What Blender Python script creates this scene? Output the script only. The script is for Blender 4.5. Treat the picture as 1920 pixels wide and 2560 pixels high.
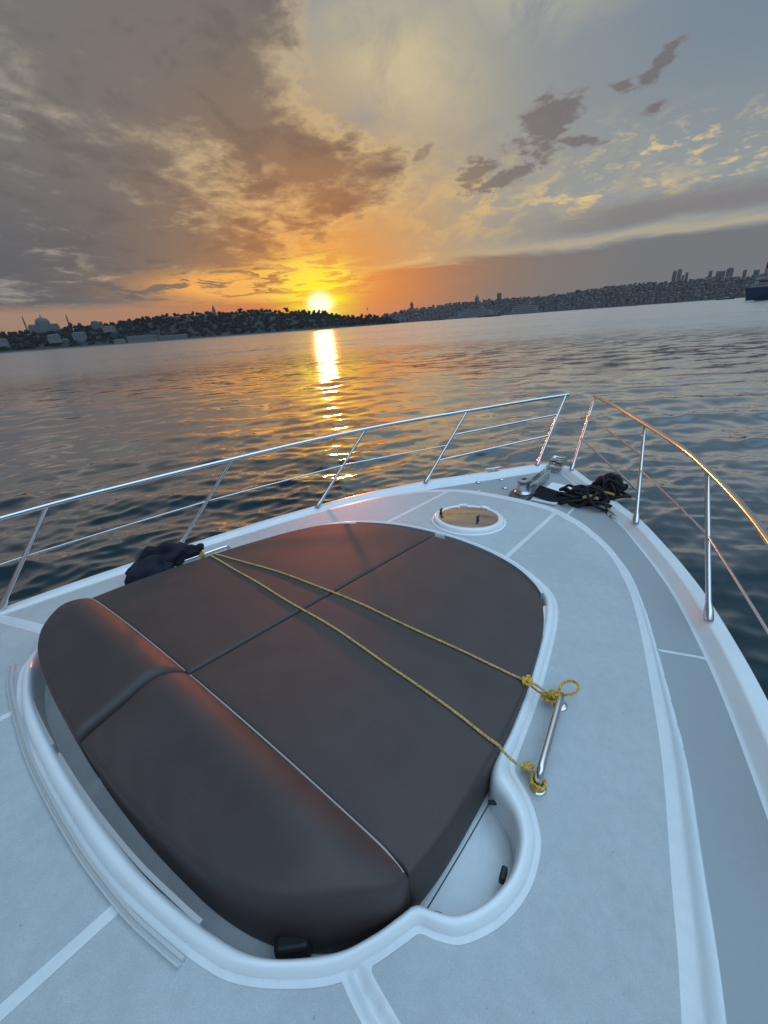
import bpy, math, random
import numpy as np
from mathutils import Matrix, Vector

for _o in list(bpy.data.objects):
    bpy.data.objects.remove(_o)
SC = bpy.context.scene
COL = SC.collection
rad = math.radians
SEA = -2.1                                   # water level; z = 0 is the aft end of the sun pad's top

# ------------------------------------------------------------------ camera
CAM_F = 1060.0                               # focal length in pixels of a 1920 wide picture
YAW, PITCH, ROLL = rad(40.18509), rad(23.91058), rad(4.246345)
EYE = np.array([-0.41845, -1.32952, 1.09753])
FWD = np.array([math.cos(PITCH) * math.cos(YAW), math.cos(PITCH) * math.sin(YAW), -math.sin(PITCH)])
_rt = np.array([math.sin(YAW), -math.cos(YAW), 0.0])
_up = np.cross(_rt, FWD)
RIGHT = math.cos(ROLL) * _rt - math.sin(ROLL) * _up
UP = math.sin(ROLL) * _rt + math.cos(ROLL) * _up
cam = bpy.data.cameras.new('camera')
cam.sensor_fit = 'HORIZONTAL'
cam.sensor_width = 36.0
cam.lens = CAM_F / 1920.0 * 36.0
cam.clip_start = 0.02
cam.clip_end = 60000.0
camo = bpy.data.objects.new('camera', cam)
COL.objects.link(camo)
camo.matrix_world = Matrix(((RIGHT[0], UP[0], -FWD[0], EYE[0]), (RIGHT[1], UP[1], -FWD[1], EYE[1]),
                            (RIGHT[2], UP[2], -FWD[2], EYE[2]), (0, 0, 0, 1)))
SC.camera = camo
SC.view_settings.view_transform = 'Standard'
SC.view_settings.look = 'None'
SC.view_settings.exposure = 0.0
SC.view_settings.gamma = 1.0

# ------------------------------------------------------------------ sun and sky
SUN_AZ, SUN_EL = 46.0, 2.5                  # degrees from the bow towards port, degrees up
SUN_DIR = Vector((math.cos(rad(SUN_EL)) * math.cos(rad(SUN_AZ)), math.cos(rad(SUN_EL)) * math.sin(rad(SUN_AZ)), math.sin(rad(SUN_EL))))
sun = bpy.data.lights.new('sun', 'SUN')
sun.energy = 0.9
sun.angle = rad(2.2)
sun.color = (1.0, 0.185, 0.035)
suno = bpy.data.objects.new('sun', sun)
COL.objects.link(suno)
suno.rotation_euler = SUN_DIR.to_track_quat('Z', 'Y').to_euler()

world = bpy.data.worlds.new('World')
SC.world = world
world.use_nodes = True
WT = world.node_tree
WT.nodes.clear()


class Ex:
    """A float socket of a node tree with arithmetic."""
    def __init__(s, t, sock):
        s.t, s.k = t, sock

    def _m(s, op, *a):
        n = s.t.nodes.new('ShaderNodeMath')
        n.operation = op
        for i, v in enumerate((s,) + a):
            if isinstance(v, Ex):
                s.t.links.new(v.k, n.inputs[i])
            else:
                n.inputs[i].default_value = float(v)
        return Ex(s.t, n.outputs[0])

    def __add__(s, o): return s._m('ADD', o)
    def __radd__(s, o): return s._m('ADD', o)
    def __sub__(s, o): return s._m('SUBTRACT', o)
    def __rsub__(s, o): return (s * -1.0)._m('ADD', o)
    def __mul__(s, o): return s._m('MULTIPLY', o)
    def __rmul__(s, o): return s._m('MULTIPLY', o)
    def __truediv__(s, o): return s._m('DIVIDE', o)
    def abs(s): return s._m('ABSOLUTE')
    def max(s, o): return s._m('MAXIMUM', o)
    def min(s, o): return s._m('MINIMUM', o)
    def exp(s): return s._m('EXPONENT')
    def clamp(s):
        r = s._m('ADD', 0.0)
        r.k.node.use_clamp = True
        return r

    def sm(s, a, b, lo=0.0, hi=1.0):
        n = s.t.nodes.new('ShaderNodeMapRange')
        n.interpolation_type = 'SMOOTHSTEP'
        s.t.links.new(s.k, n.inputs['Value'])
        n.inputs['From Min'].default_value = a
        n.inputs['From Max'].default_value = b
        n.inputs['To Min'].default_value = lo
        n.inputs['To Max'].default_value = hi
        if a > b:
            n.inputs['From Min'].default_value = b
            n.inputs['From Max'].default_value = a
            n.inputs['To Min'].default_value = hi
            n.inputs['To Max'].default_value = lo
        return Ex(s.t, n.outputs['Result'])


def mixc(t, a, b, fac, mode='MIX'):
    n = t.nodes.new('ShaderNodeMix')
    n.data_type = 'RGBA'
    n.blend_type = mode
    for i, v in ((6, a), (7, b)):
        if isinstance(v, (tuple, list)):
            n.inputs[i].default_value = (v[0], v[1], v[2], 1.0)
        else:
            t.links.new(v, n.inputs[i])
    if isinstance(fac, Ex):
        t.links.new(fac.k, n.inputs[0])
    else:
        n.inputs[0].default_value = fac
    return n.outputs[2]


def noise(t, vec, scale, detail=4.0, rough=0.55, dist=0.0, out=0):
    n = t.nodes.new('ShaderNodeTexNoise')
    if vec is not None:
        t.links.new(vec, n.inputs['Vector'])
    n.inputs['Scale'].default_value = scale
    n.inputs['Detail'].default_value = detail
    n.inputs['Roughness'].default_value = rough
    n.inputs['Distortion'].default_value = dist
    return Ex(t, n.outputs[0]) if out == 0 else n.outputs[1]


def combine(t, x, y, z):
    n = t.nodes.new('ShaderNodeCombineXYZ')
    for i, v in enumerate((x, y, z)):
        if isinstance(v, Ex):
            t.links.new(v.k, n.inputs[i])
        else:
            n.inputs[i].default_value = v
    return n.outputs[0]


def build_sky():
    t = WT
    tc = t.nodes.new('ShaderNodeTexCoord')
    nv = t.nodes.new('ShaderNodeVectorMath')
    nv.operation = 'NORMALIZE'
    t.links.new(tc.outputs['Generated'], nv.inputs[0])
    sp = t.nodes.new('ShaderNodeSeparateXYZ')
    t.links.new(nv.outputs[0], sp.inputs[0])
    x, y, z = (Ex(t, sp.outputs[i]) for i in range(3))
    D = 57.29578
    az = y._m('ARCTAN2', x) * D
    el = z._m('ARCSINE') * D
    dt = t.nodes.new('ShaderNodeVectorMath')
    dt.operation = 'DOT_PRODUCT'
    t.links.new(nv.outputs[0], dt.inputs[0])
    dt.inputs[1].default_value = SUN_DIR
    ds = Ex(t, dt.outputs['Value']).min(0.9999999)._m('ARCCOSINE') * D    # degrees from the sun
    zc = z.max(0.0) + 0.13
    fx, fy = x / zc, y / zc                               # the cloud layer seen as a flat ceiling
    flat = combine(t, fx, fy, 0.0)
    ca, sa = math.cos(rad(40)), math.sin(rad(40))
    drawn = combine(t, (fx * ca + fy * sa) * 0.55, fy * ca - fx * sa, 0.0)   # drawn out along the wind

    def near(k):
        return (ds * ds * (-1.0 / k)).exp()

    def G(a, e, sa_, se, tilt=0.0):
        da, de = az - a, el - e
        u = (da * math.cos(tilt) + de * math.sin(tilt)) / sa_
        v = (de * math.cos(tilt) - da * math.sin(tilt)) / se
        return ((u * u + v * v) * -1.0).exp()

    n1 = noise(t, drawn, 1.25, 7, 0.60, 0.25)
    n2 = noise(t, flat, 3.4, 7, 0.62, 0.35)
    n3 = noise(t, flat, 9.5, 6, 0.62, 0.25)
    nd = noise(t, drawn, 5.0, 7, 0.66, 0.5)
    sheet = combine(t, az * 0.032, el * 0.17 - az * 0.004, 0.0)
    nl = noise(t, sheet, 2.6, 7, 0.64, 0.5)
    # clear air: the physical sky behind a thin veil
    sky = t.nodes.new('ShaderNodeTexSky')
    sky.sky_type = 'NISHITA'
    sky.sun_disc = False
    sky.sun_elevation = rad(SUN_EL)
    sky.sun_rotation = rad(90.0 - SUN_AZ)
    sky.dust_density = 2.0
    sc_ = t.nodes.new('ShaderNodeVectorMath')
    sc_.operation = 'SCALE'
    t.links.new(sky.outputs[0], sc_.inputs[0])
    sc_.inputs['Scale'].default_value = 0.08
    nish = sc_.outputs[0]
    c = mixc(t, (0.30, 0.335, 0.345), (0.19, 0.255, 0.325), (az.sm(32, 2) * el.sm(9, 22)).clamp())
    c = mixc(t, c, (1.30, 2.05, 2.80), el.sm(27.5, 60))  # unseen zenith brightened well past the visible sky to light the deck blue
    behind = ds.sm(70, 120)
    c = mixc(t, c, mixc(t, (0.22, 0.30, 0.40), (1.15, 1.85, 2.55), el.sm(16, 50)), behind)  # unseen sky astern: kept dim low down, brightened higher up for the deck
    c = mixc(t, c, nish, 0.10)
    c = mixc(t, c, (0.60, 0.44, 0.20), near(330.0) * 0.95)
    # cream veil, upper middle, ragged
    c = mixc(t, c, (0.62, 0.545, 0.345), (G(35.5, 22.4, 7.4, 4.0, 0.30) * nd.sm(0.30, 0.62, 0.40, 1.2)).clamp() * 0.85)
    c = mixc(t, c, (0.47, 0.44, 0.35), (G(24, 25.5, 7.5, 2.2, 0.20) * nd.sm(0.34, 0.56)).clamp() * 0.8)
    c = mixc(t, c, (0.295, 0.335, 0.36), (G(40, 19.0, 5.0, 1.7, -0.1) + G(41, 26.5, 5.0, 2.0)).clamp() * n2.sm(0.30, 0.52) * 0.75)
    # milky gilded streaks, right half
    c = mixc(t, c, (0.66, 0.50, 0.24), nd.sm(0.44, 0.62) * G(29, 11.0, 13, 3.4) * 0.9)
    c = mixc(t, c, (0.76, 0.60, 0.30), n3.sm(0.50, 0.66) * G(8, 12.2, 9, 2.4, 0.10) * n1.sm(0.36, 0.52))
    c = mixc(t, c, (0.72, 0.55, 0.26), n2.sm(0.52, 0.62) * G(16, 10.4, 8, 1.6, 0.05))
    # grey bank and the thin bright slit under it
    low = el + (nl - 0.5) * 2.6
    bank = low.sm(6.9, 7.8) * low.sm(10.2, 8.3) * az.sm(30, 10)
    c = mixc(t, c, (0.215, 0.20, 0.205), bank * 0.85)
    sl = low - 6.55
    slit = ((sl * sl) * -7.0).exp() * az.sm(40, 26)
    hz = low.sm(6.4, 5.6)
    hzc = mixc(t, (0.172, 0.178, 0.186), (0.245, 0.19, 0.155), az.sm(6, 30))
    hzc = mixc(t, hzc, (0.84, 0.235, 0.04), near(165.0))
    c = mixc(t, c, hzc, hz * 0.95)
    c = mixc(t, c, (0.52, 0.43, 0.265), slit * 0.65)
    # orange wash round the sun
    c = mixc(t, c, (0.88, 0.40, 0.10), near(130.0) * 0.85)
    c = mixc(t, c, (0.98, 0.70, 0.30), nl.sm(0.50, 0.68) * G(36, 7.6, 8, 2.2, 0.0) * 0.7)
    # small dark clouds, right of the middle
    dens = None
    for a, e, sa_, se, tl in ((20.8, 16.4, 2.9, 1.6, -0.45), (27.4, 13.9, 1.9, 0.9, -0.25), (24.8, 12.9, 3.4, 0.55, -0.22), (17.8, 14.9, 2.2, 0.45, 0.1),
                             (11.4, 18.8, 1.9, 0.6, -0.6), (14.2, 18.0, 1.3, 0.4, 0.2), (11.4, 16.1, 1.0, 0.4, -0.2), (33.4, 15.8, 1.1, 0.4, -0.5)):
        q = G(a, e, sa_ * 1.25, se * 1.35, tl)
        dens = q if dens is None else dens.max(q)
    n4 = noise(t, flat, 19.0, 5, 0.62, 0.2)
    dens = dens * 1.25 + ((n3 - 0.5) * 2.1 + (n2 - 0.5) * 1.3 + (n4 - 0.5) * 1.2) * dens.sm(0.02, 0.3)
    scol = mixc(t, (0.245, 0.225, 0.225), (0.158, 0.142, 0.15), dens.sm(0.45, 1.0))
    scol = mixc(t, scol, (0.40, 0.27, 0.17), near(300.0) * 0.9)
    c = mixc(t, c, scol, dens.sm(0.30, 0.95) * 0.80)
    # the great cloud on the left: where it is thin the light comes through
    e1 = el - 14.0
    edge = 44.5 - ((e1 * e1) * (-1.0 / 9.0)).exp() * 11.5 + el.sm(9.0, 5.0) * 2.0 - el.sm(20.0, 28.0) * 1.0
    holes = (G(52, 13.2, 8.0, 4.4, 0.25) + G(40, 14.6, 6, 2.4) * 0.75 + G(54, 8.6, 6, 1.8) * 0.75 + G(64, 10.4, 6, 0.8, -0.15) * 0.7).clamp()
    B = ((az - edge) * 0.10).min(0.62) + (n1 - 0.5) * 1.9 + (n2 - 0.5) * 1.35 + (n3 - 0.5) * 0.75 - holes * 0.25 + 0.08
    cover = (B.sm(-0.04, 0.20) * (el + (nl - 0.5) * 2.0).sm(3.2, 4.4)).clamp()
    dark = mixc(t, (0.182, 0.176, 0.170), (0.112, 0.120, 0.137), (az.sm(54, 72) * el.sm(18, 7)).clamp())
    dark = mixc(t, dark, (0.205, 0.175, 0.15), near(480.0) * 0.9)
    dark = mixc(t, dark, (0.52, 0.27, 0.105), near(170.0) * 0.92)
    lit = mixc(t, (0.29, 0.285, 0.28), (0.78, 0.62, 0.32), near(560.0))
    lit = mixc(t, lit, (0.95, 0.62, 0.20), near(130.0))
    thick = B.sm(0.02, 0.62)
    gc = mixc(t, lit, dark, thick)
    gc = mixc(t, gc, mixc(t, (0.125, 0.117, 0.112), (0.27, 0.16, 0.09), near(200.0)), (n2 - 0.5 + (nd - 0.5) * 0.8).sm(0.0, 0.20) * 0.50)
    c = mixc(t, c, gc, cover)
    # brightest gaps
    gap = B.sm(0.20, -0.10) * holes * el.sm(6.0, 8.0)
    c = mixc(t, c, mixc(t, (0.90, 0.75, 0.40), (1.0, 0.72, 0.22), near(150.0)), (gap * n3.sm(0.38, 0.58)).clamp() * 0.85)
    # strip of light along the left horizon
    strip = ((el + (nl - 0.5) * 2.0).sm(4.2, 3.1) * az.sm(42, 52) * nl.sm(0.22, 0.55, 0.6, 1.0)).clamp()
    c = mixc(t, c, mixc(t, (0.40, 0.245, 0.16), (0.75, 0.29, 0.085), near(260.0)), strip * 0.92)
    # gilded streaks just over the sun
    stv = combine(t, az * 0.11 + el * 0.05, el * 0.62 - az * 0.028, 0.0)
    ns = noise(t, stv, 2.1, 7, 0.64, 0.9)
    st = ns.sm(0.43, 0.52) * ((G(54, 5.0, 8.5, 1.35, 0.03) + G(47, 5.6, 5.0, 1.8)) * 1.8).clamp() * el.sm(2.6, 3.4)
    # the sun through thin cloud
    da, de = az - SUN_AZ, el - SUN_EL
    r2 = da * da * 0.36 + de * de * de.sm(-0.4, 0.4, 0.8, 0.42)
    c = mixc(t, c, (1.0, 0.62, 0.28), near(300.0) * 0.55, 'MULTIPLY')
    c = mixc(t, c, (1.0, 0.30, 0.025), ((ds * -0.20).exp() * 0.80 * ns.sm(0.2, 0.7, 1.0, 0.8)).clamp())
    c = mixc(t, c, mixc(t, (0.98, 0.46, 0.10), (1.1, 0.86, 0.10), near(34.0)), st * 0.97)
    c = mixc(t, c, (1.15, 0.95, 0.0), ((r2 * -0.22).exp() * (ns * 2.6 - 0.25).max(0.0)).clamp())
    c = mixc(t, c, (1.7, 1.5, 0.95), (r2 * -0.95).exp().sm(0.15, 0.95))
    # below the horizon
    c = mixc(t, c, (0.05, 0.06, 0.07), el.sm(-1.0, -6.0))
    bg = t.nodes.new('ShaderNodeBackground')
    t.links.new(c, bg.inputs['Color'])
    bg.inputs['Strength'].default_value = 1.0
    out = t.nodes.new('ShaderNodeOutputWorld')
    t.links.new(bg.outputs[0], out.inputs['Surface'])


build_sky()
try:
    world.cycles.sampling_method = 'MANUAL'
    world.cycles.sample_map_resolution = 2048
except Exception:
    pass

# ------------------------------------------------------------------ helpers
rng = np.random.default_rng(7)
random.seed(7)


def ray(px, py):
    v = FWD * CAM_F + RIGHT * (px - 960.0) - UP * (py - 1280.0)
    return v / np.linalg.norm(v)


def azimuth(px):
    r = ray(px, 880.0 - 0.0742 * px)
    return math.atan2(r[1], r[0])


def at(px, py, dist):
    """The point dist metres away over the water that the photograph shows at px, py."""
    r = ray(px, py)
    return EYE + r * (dist / math.hypot(r[0], r[1]))


def place(azm, dist, z=0.0):
    return np.array([EYE[0] + dist * math.cos(azm), EYE[1] + dist * math.sin(azm), z])


class MB:
    """Collects shapes into one mesh."""
    def __init__(s):
        s.v, s.f, s.m, s.n = [], [], [], 0

    def add(s, v, f, mat=0):
        v = np.asarray(v, float).reshape(-1, 3)
        s.v.append(v)
        s.f += [tuple(int(i) + s.n for i in q) for q in f]
        s.m += [mat] * len(f)
        s.n += len(v)

    def box(s, c, size, mat=0, rz=0.0, taper=1.0):
        hx, hy, hz = size[0] / 2, size[1] / 2, size[2] / 2
        v = np.array([(sx * hx * (taper if sz > 0 else 1), sy * hy * (taper if sz > 0 else 1), sz * hz) for sz in (-1, 1) for sx, sy in ((-1, -1), (1, -1), (1, 1), (-1, 1))])
        ca, sa = math.cos(rz), math.sin(rz)
        v = np.stack([v[:, 0] * ca - v[:, 1] * sa, v[:, 0] * sa + v[:, 1] * ca, v[:, 2]], 1) + np.asarray(c, float)
        s.add(v, [(3, 2, 1, 0), (4, 5, 6, 7), (0, 1, 5, 4), (1, 2, 6, 5), (2, 3, 7, 6), (3, 0, 4, 7)], mat)

    def tube(s, path, r, seg=10, closed=False, mat=0, cap=True, squash=None):
        p = np.asarray(path, float)
        n = len(p)
        r = np.broadcast_to(np.asarray(r, float), (n,))
        if closed:
            tg = np.roll(p, -1, 0) - np.roll(p, 1, 0)
        else:
            tg = np.gradient(p, axis=0)
        tg /= np.linalg.norm(tg, axis=1)[:, None] + 1e-12
        a = np.array([0, 0, 1.0]) if abs(tg[0][2]) < 0.9 else np.array([1.0, 0, 0])
        u = np.cross(tg[0], a)
        u /= np.linalg.norm(u)
        rings = []
        for i in range(n):
            u = u - tg[i] * (u @ tg[i])
            u /= np.linalg.norm(u) + 1e-12
            w = np.cross(tg[i], u)
            ang = np.arange(seg) * 2 * math.pi / seg
            ring = p[i] + r[i] * (np.cos(ang)[:, None] * u + np.sin(ang)[:, None] * w)
            rings.append(ring)
        v = np.concatenate(rings)
        f = []
        for i in range(n if closed else n - 1):
            j = (i + 1) % n
            for k in range(seg):
                l = (k + 1) % seg
                f.append((i * seg + k, i * seg + l, j * seg + l, j * seg + k))
        if not closed and cap:
            f.append(tuple(range(seg - 1, -1, -1)))
            f.append(tuple((n - 1) * seg + k for k in range(seg)))
        s.add(v, f, mat)

    def lathe(s, prof, c, seg=24, mat=0, axis=(0, 0, 1)):
        prof = np.asarray(prof, float)
        ax = Vector(axis).normalized()
        q = np.array(Vector((0, 0, 1)).rotation_difference(ax).to_matrix())
        ang = np.arange(seg) * 2 * math.pi / seg
        v = np.concatenate([np.stack([r * np.cos(ang), r * np.sin(ang), np.full(seg, z)], 1) for r, z in prof])
        v = v @ q.T + np.asarray(c, float)
        f = []
        for i in range(len(prof) - 1):
            for k in range(seg):
                l = (k + 1) % seg
                f.append((i * seg + k, i * seg + l, (i + 1) * seg + l, (i + 1) * seg + k))
        f.append(tuple(range(seg - 1, -1, -1)))
        f.append(tuple((len(prof) - 1) * seg + k for k in range(seg)))
        s.add(v, f, mat)

    def loft(s, rings, closed=False, mat=0, endcap=False):
        rings = np.asarray(rings, float)
        n, k = rings.shape[:2]
        f = []
        for i in range(n if closed else n - 1):
            j = (i + 1) % n
            for a in range(k - 1):
                f.append((i * k + a, i * k + a + 1, j * k + a + 1, j * k + a))
        if endcap and not closed:
            f.append(tuple(range(k - 1, -1, -1)))
            f.append(tuple((n - 1) * k + a for a in range(k)))
        s.add(rings.reshape(-1, 3), f, mat)

    def build(s, name, mats, parent=None, smooth=True, sharp=40.0, loc=None):
        me = bpy.data.meshes.new(name)
        V = np.concatenate(s.v)
        if loc is not None:
            V = V - np.asarray(loc, float)
        me.from_pydata(V.tolist(), [], s.f)
        for m in (mats if isinstance(mats, (list, tuple)) else [mats]):
            me.materials.append(m)
        if max(s.m) > 0:
            me.polygons.foreach_set('material_index', s.m)
        if smooth:
            me.polygons.foreach_set('use_smooth', [True] * len(me.polygons))
            if sharp:
                me.set_sharp_from_angle(angle=rad(sharp))
        me.update()
        return link(name, me, parent, loc)


def link(name, me, parent=None, loc=None):
    o = bpy.data.objects.new(name, me)
    COL.objects.link(o)
    if loc is not None:
        o.location = loc
    if parent is not None:
        put(o, parent)
    return o


def world_of(o):
    b = Matrix.Translation(o.location) @ o.rotation_euler.to_matrix().to_4x4()
    return b if o.parent is None else world_of(o.parent) @ o.matrix_parent_inverse @ b


def put(o, e):
    """Parents an object built in world coordinates to one that already stands in place."""
    o.parent = e
    o.matrix_parent_inverse = world_of(e).inverted()
    return o


def tag(o, label=None, cat=None, group=None, kind=None):
    if label:
        o['label'] = label
    if cat:
        o['category'] = cat
    if group:
        o['group'] = group
    if kind:
        o['kind'] = kind
    return o


def thing(name, loc, label, cat, group=None):
    o = bpy.data.objects.new(name, None)
    COL.objects.link(o)
    o.location = loc
    o.empty_display_size = 0.1
    return tag(o, label, cat, group)


def spline(pts, n, closed=False):
    """Catmull-Rom through pts, n samples evenly spaced along it."""
    p = np.asarray(pts, float)
    if closed:
        q = np.concatenate([p[-1:], p, p[:2]])
        segs = len(p)
    else:
        q = np.concatenate([2 * p[:1] - p[1:2], p, 2 * p[-1:] - p[-2:-1]])
        segs = len(p) - 1
    out = []
    ts = np.linspace(0, 1, 24, endpoint=False)[:, None]
    for i in range(segs):
        a, b, c, d = q[i], q[i + 1], q[i + 2], q[i + 3]
        out.append(0.5 * (2 * b + (c - a) * ts + (2 * a - 5 * b + 4 * c - d) * ts ** 2 + (3 * b - a - 3 * c + d) * ts ** 3))
    out = np.concatenate(out + ([] if closed else [p[-1:]]))
    if closed:
        out = np.concatenate([out, out[:1]])
    s = np.concatenate([[0], np.cumsum(np.linalg.norm(np.diff(out, axis=0), axis=1))])
    u = np.linspace(0, s[-1], n, endpoint=not closed)
    return np.stack([np.interp(u, s, out[:, k]) for k in range(out.shape[1])], 1)


def seg_dist(P, A, closed=False):
    """Distance from points P (n,2) to the polyline A (m,2)."""
    B = np.concatenate([A, A[:1]]) if closed else A
    d = np.full(len(P), 1e9)
    for a, b in zip(B[:-1], B[1:]):
        ab = b - a
        t = np.clip(((P - a) @ ab) / (ab @ ab + 1e-12), 0, 1)
        q = P - a - t[:, None] * ab
        d = np.minimum(d, q[:, 0] ** 2 + q[:, 1] ** 2)
    return np.sqrt(d)


def inside(P, A):
    r = np.zeros(len(P), bool)
    B = np.concatenate([A, A[:1]])
    for a, b in zip(B[:-1], B[1:]):
        c = (a[1] > P[:, 1]) != (b[1] > P[:, 1])
        r ^= c & (P[:, 0] < (b[0] - a[0]) * (P[:, 1] - a[1]) / (b[1] - a[1] + 1e-15) + a[0])
    return r


# ------------------------------------------------------------------ materials
def mat(name, col, rough=0.5, metal=0.0, bump=None, spec=None, vary=None, sheen=0.0, coat=0.0):
    m = bpy.data.materials.new(name)
    m.use_nodes = True
    t = m.node_tree
    b = t.nodes['Principled BSDF']
    b.inputs['Base Color'].default_value = (*col, 1)
    b.inputs['Roughness'].default_value = rough
    b.inputs['Metallic'].default_value = metal
    if spec is not None:
        b.inputs['Specular IOR Level'].default_value = spec
    if sheen:
        b.inputs['Sheen Weight'].default_value = sheen
        b.inputs['Sheen Roughness'].default_value = 0.5
    if coat:
        b.inputs['Coat Weight'].default_value = coat
        b.inputs['Coat Roughness'].default_value = 0.08
    tc = t.nodes.new('ShaderNodeTexCoord')
    if vary:
        scale, amt = vary
        n = noise(t, tc.outputs['Object'], scale, 5, 0.6)
        f = n.sm(0.3, 0.7, 1 - amt, 1 + amt)
        c = t.nodes.new('ShaderNodeVectorMath')
        c.operation = 'SCALE'
        c.inputs[0].default_value = col
        t.links.new(f.k, c.inputs['Scale'])
        t.links.new(c.outputs[0], b.inputs['Base Color'])
    if bump:
        scale, dist = bump
        n = noise(t, tc.outputs['Object'], scale, 3, 0.6)
        bp = t.nodes.new('ShaderNodeBump')
        bp.inputs['Strength'].default_value = 1.0
        bp.inputs['Distance'].default_value = dist
        t.links.new(n.k, bp.inputs['Height'])
        t.links.new(bp.outputs[0], b.inputs['Normal'])
    return m


M = {}
M['gel'] = mat('white_gelcoat', (0.72, 0.72, 0.72), 0.28, vary=(3.0, 0.035), coat=0.3)
M['hull'] = mat('hull_gelcoat', (0.7, 0.7, 0.69), 0.2, coat=0.4)
M['steel'] = mat('stainless_steel', (0.60, 0.60, 0.61), 0.14, 1.0)
M['alu'] = mat('aluminium_track', (0.62, 0.64, 0.66), 0.38, 0.55)
M['trim'] = mat('polished_trim', (0.60, 0.62, 0.63), 0.34, 0.45)
M['zinc'] = mat('cast_windlass_metal', (0.5, 0.51, 0.52), 0.32, 1.0, vary=(20, 0.15))
M['black'] = mat('black_rubber', (0.012, 0.012, 0.013), 0.55)
M['blackrope'] = mat('black_rope', (0.008, 0.008, 0.009), 0.85, bump=(220, 0.003))
M['navy'] = mat('navy_cloth', (0.004, 0.0048, 0.013), 0.85, bump=(70, 0.004))
M['fabric'] = mat('brown_vinyl', (0.048, 0.032, 0.029), 0.60, bump=(420, 0.0006), vary=(5.0, 0.12), spec=0.58)
M['piping'] = mat('cream_piping', (0.38, 0.35, 0.31), 0.6)
M['stitch'] = mat('brown_thread', (0.06, 0.05, 0.05), 0.7)
M['rope'] = mat('yellow_rope', (0.50, 0.35, 0.13), 0.8, bump=(300, 0.002), vary=(160.0, 0.5))
M['knot'] = mat('yellow_rope_knot', (0.56, 0.34, 0.05), 0.75, bump=(300, 0.002), vary=(160.0, 0.5))
M['tan'] = mat('tan_rope', (0.42, 0.26, 0.10), 0.8, bump=(200, 0.002))
M['lid'] = mat('white_locker_lid', (0.78, 0.78, 0.78), 0.3)
M['groove'] = mat('dark_caulk', (0.06, 0.065, 0.07), 0.7)

# tinted mirror-like acrylic of the deck hatch
M['acrylic'] = mat('bronze_acrylic', (0.50, 0.40, 0.325), 0.03, 0.9)


def deck_material():
    m = bpy.data.materials.new('deck_nonskid_and_gelcoat')
    m.use_nodes = True
    t = m.node_tree
    b = t.nodes['Principled BSDF']
    a = t.nodes.new('ShaderNodeAttribute')
    a.attribute_name = 'grip'
    g = Ex(t, a.outputs['Fac']).sm(-0.0012, 0.0012)
    tc = t.nodes.new('ShaderNodeTexCoord')
    o = tc.outputs['Object']
    big = noise(t, o, 1.7, 6, 0.65, 0.4)
    mid = noise(t, o, 26.0, 4, 0.6)
    fine = noise(t, o, 420.0, 2, 0.5)
    wear = (big * 0.6 + mid * 0.4).sm(0.35, 0.65)
    grip = mixc(t, (0.40, 0.415, 0.42), (0.475, 0.49, 0.495), wear)
    grip = mixc(t, grip, (0.30, 0.31, 0.32), fine.sm(0.60, 0.42) * 0.35)
    spots = noise(t, o, 55.0, 2, 0.5)
    grip = mixc(t, grip, (0.19, 0.19, 0.185), spots.sm(0.735, 0.775) * 0.6)
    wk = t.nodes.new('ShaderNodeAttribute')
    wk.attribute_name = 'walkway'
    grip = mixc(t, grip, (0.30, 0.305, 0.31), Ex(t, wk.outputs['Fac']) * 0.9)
    gel = mixc(t, (0.60, 0.605, 0.61), (0.68, 0.68, 0.68), wear)
    c = mixc(t, gel, grip, g)
    t.links.new(c, b.inputs['Base Color'])
    r = g * 0.26 + 0.30
    t.links.new(r.k, b.inputs['Roughness'])
    bp = t.nodes.new('ShaderNodeBump')
    bp.inputs['Distance'].default_value = 0.0016
    h = (fine * 0.75 + mid * 0.25) * g + g * 0.5
    t.links.new(h.k, bp.inputs['Height'])
    bp.inputs['Strength'].default_value = 0.8
    t.links.new(bp.outputs[0], b.inputs['Normal'])
    return m


M['deck'] = deck_material()


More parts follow.
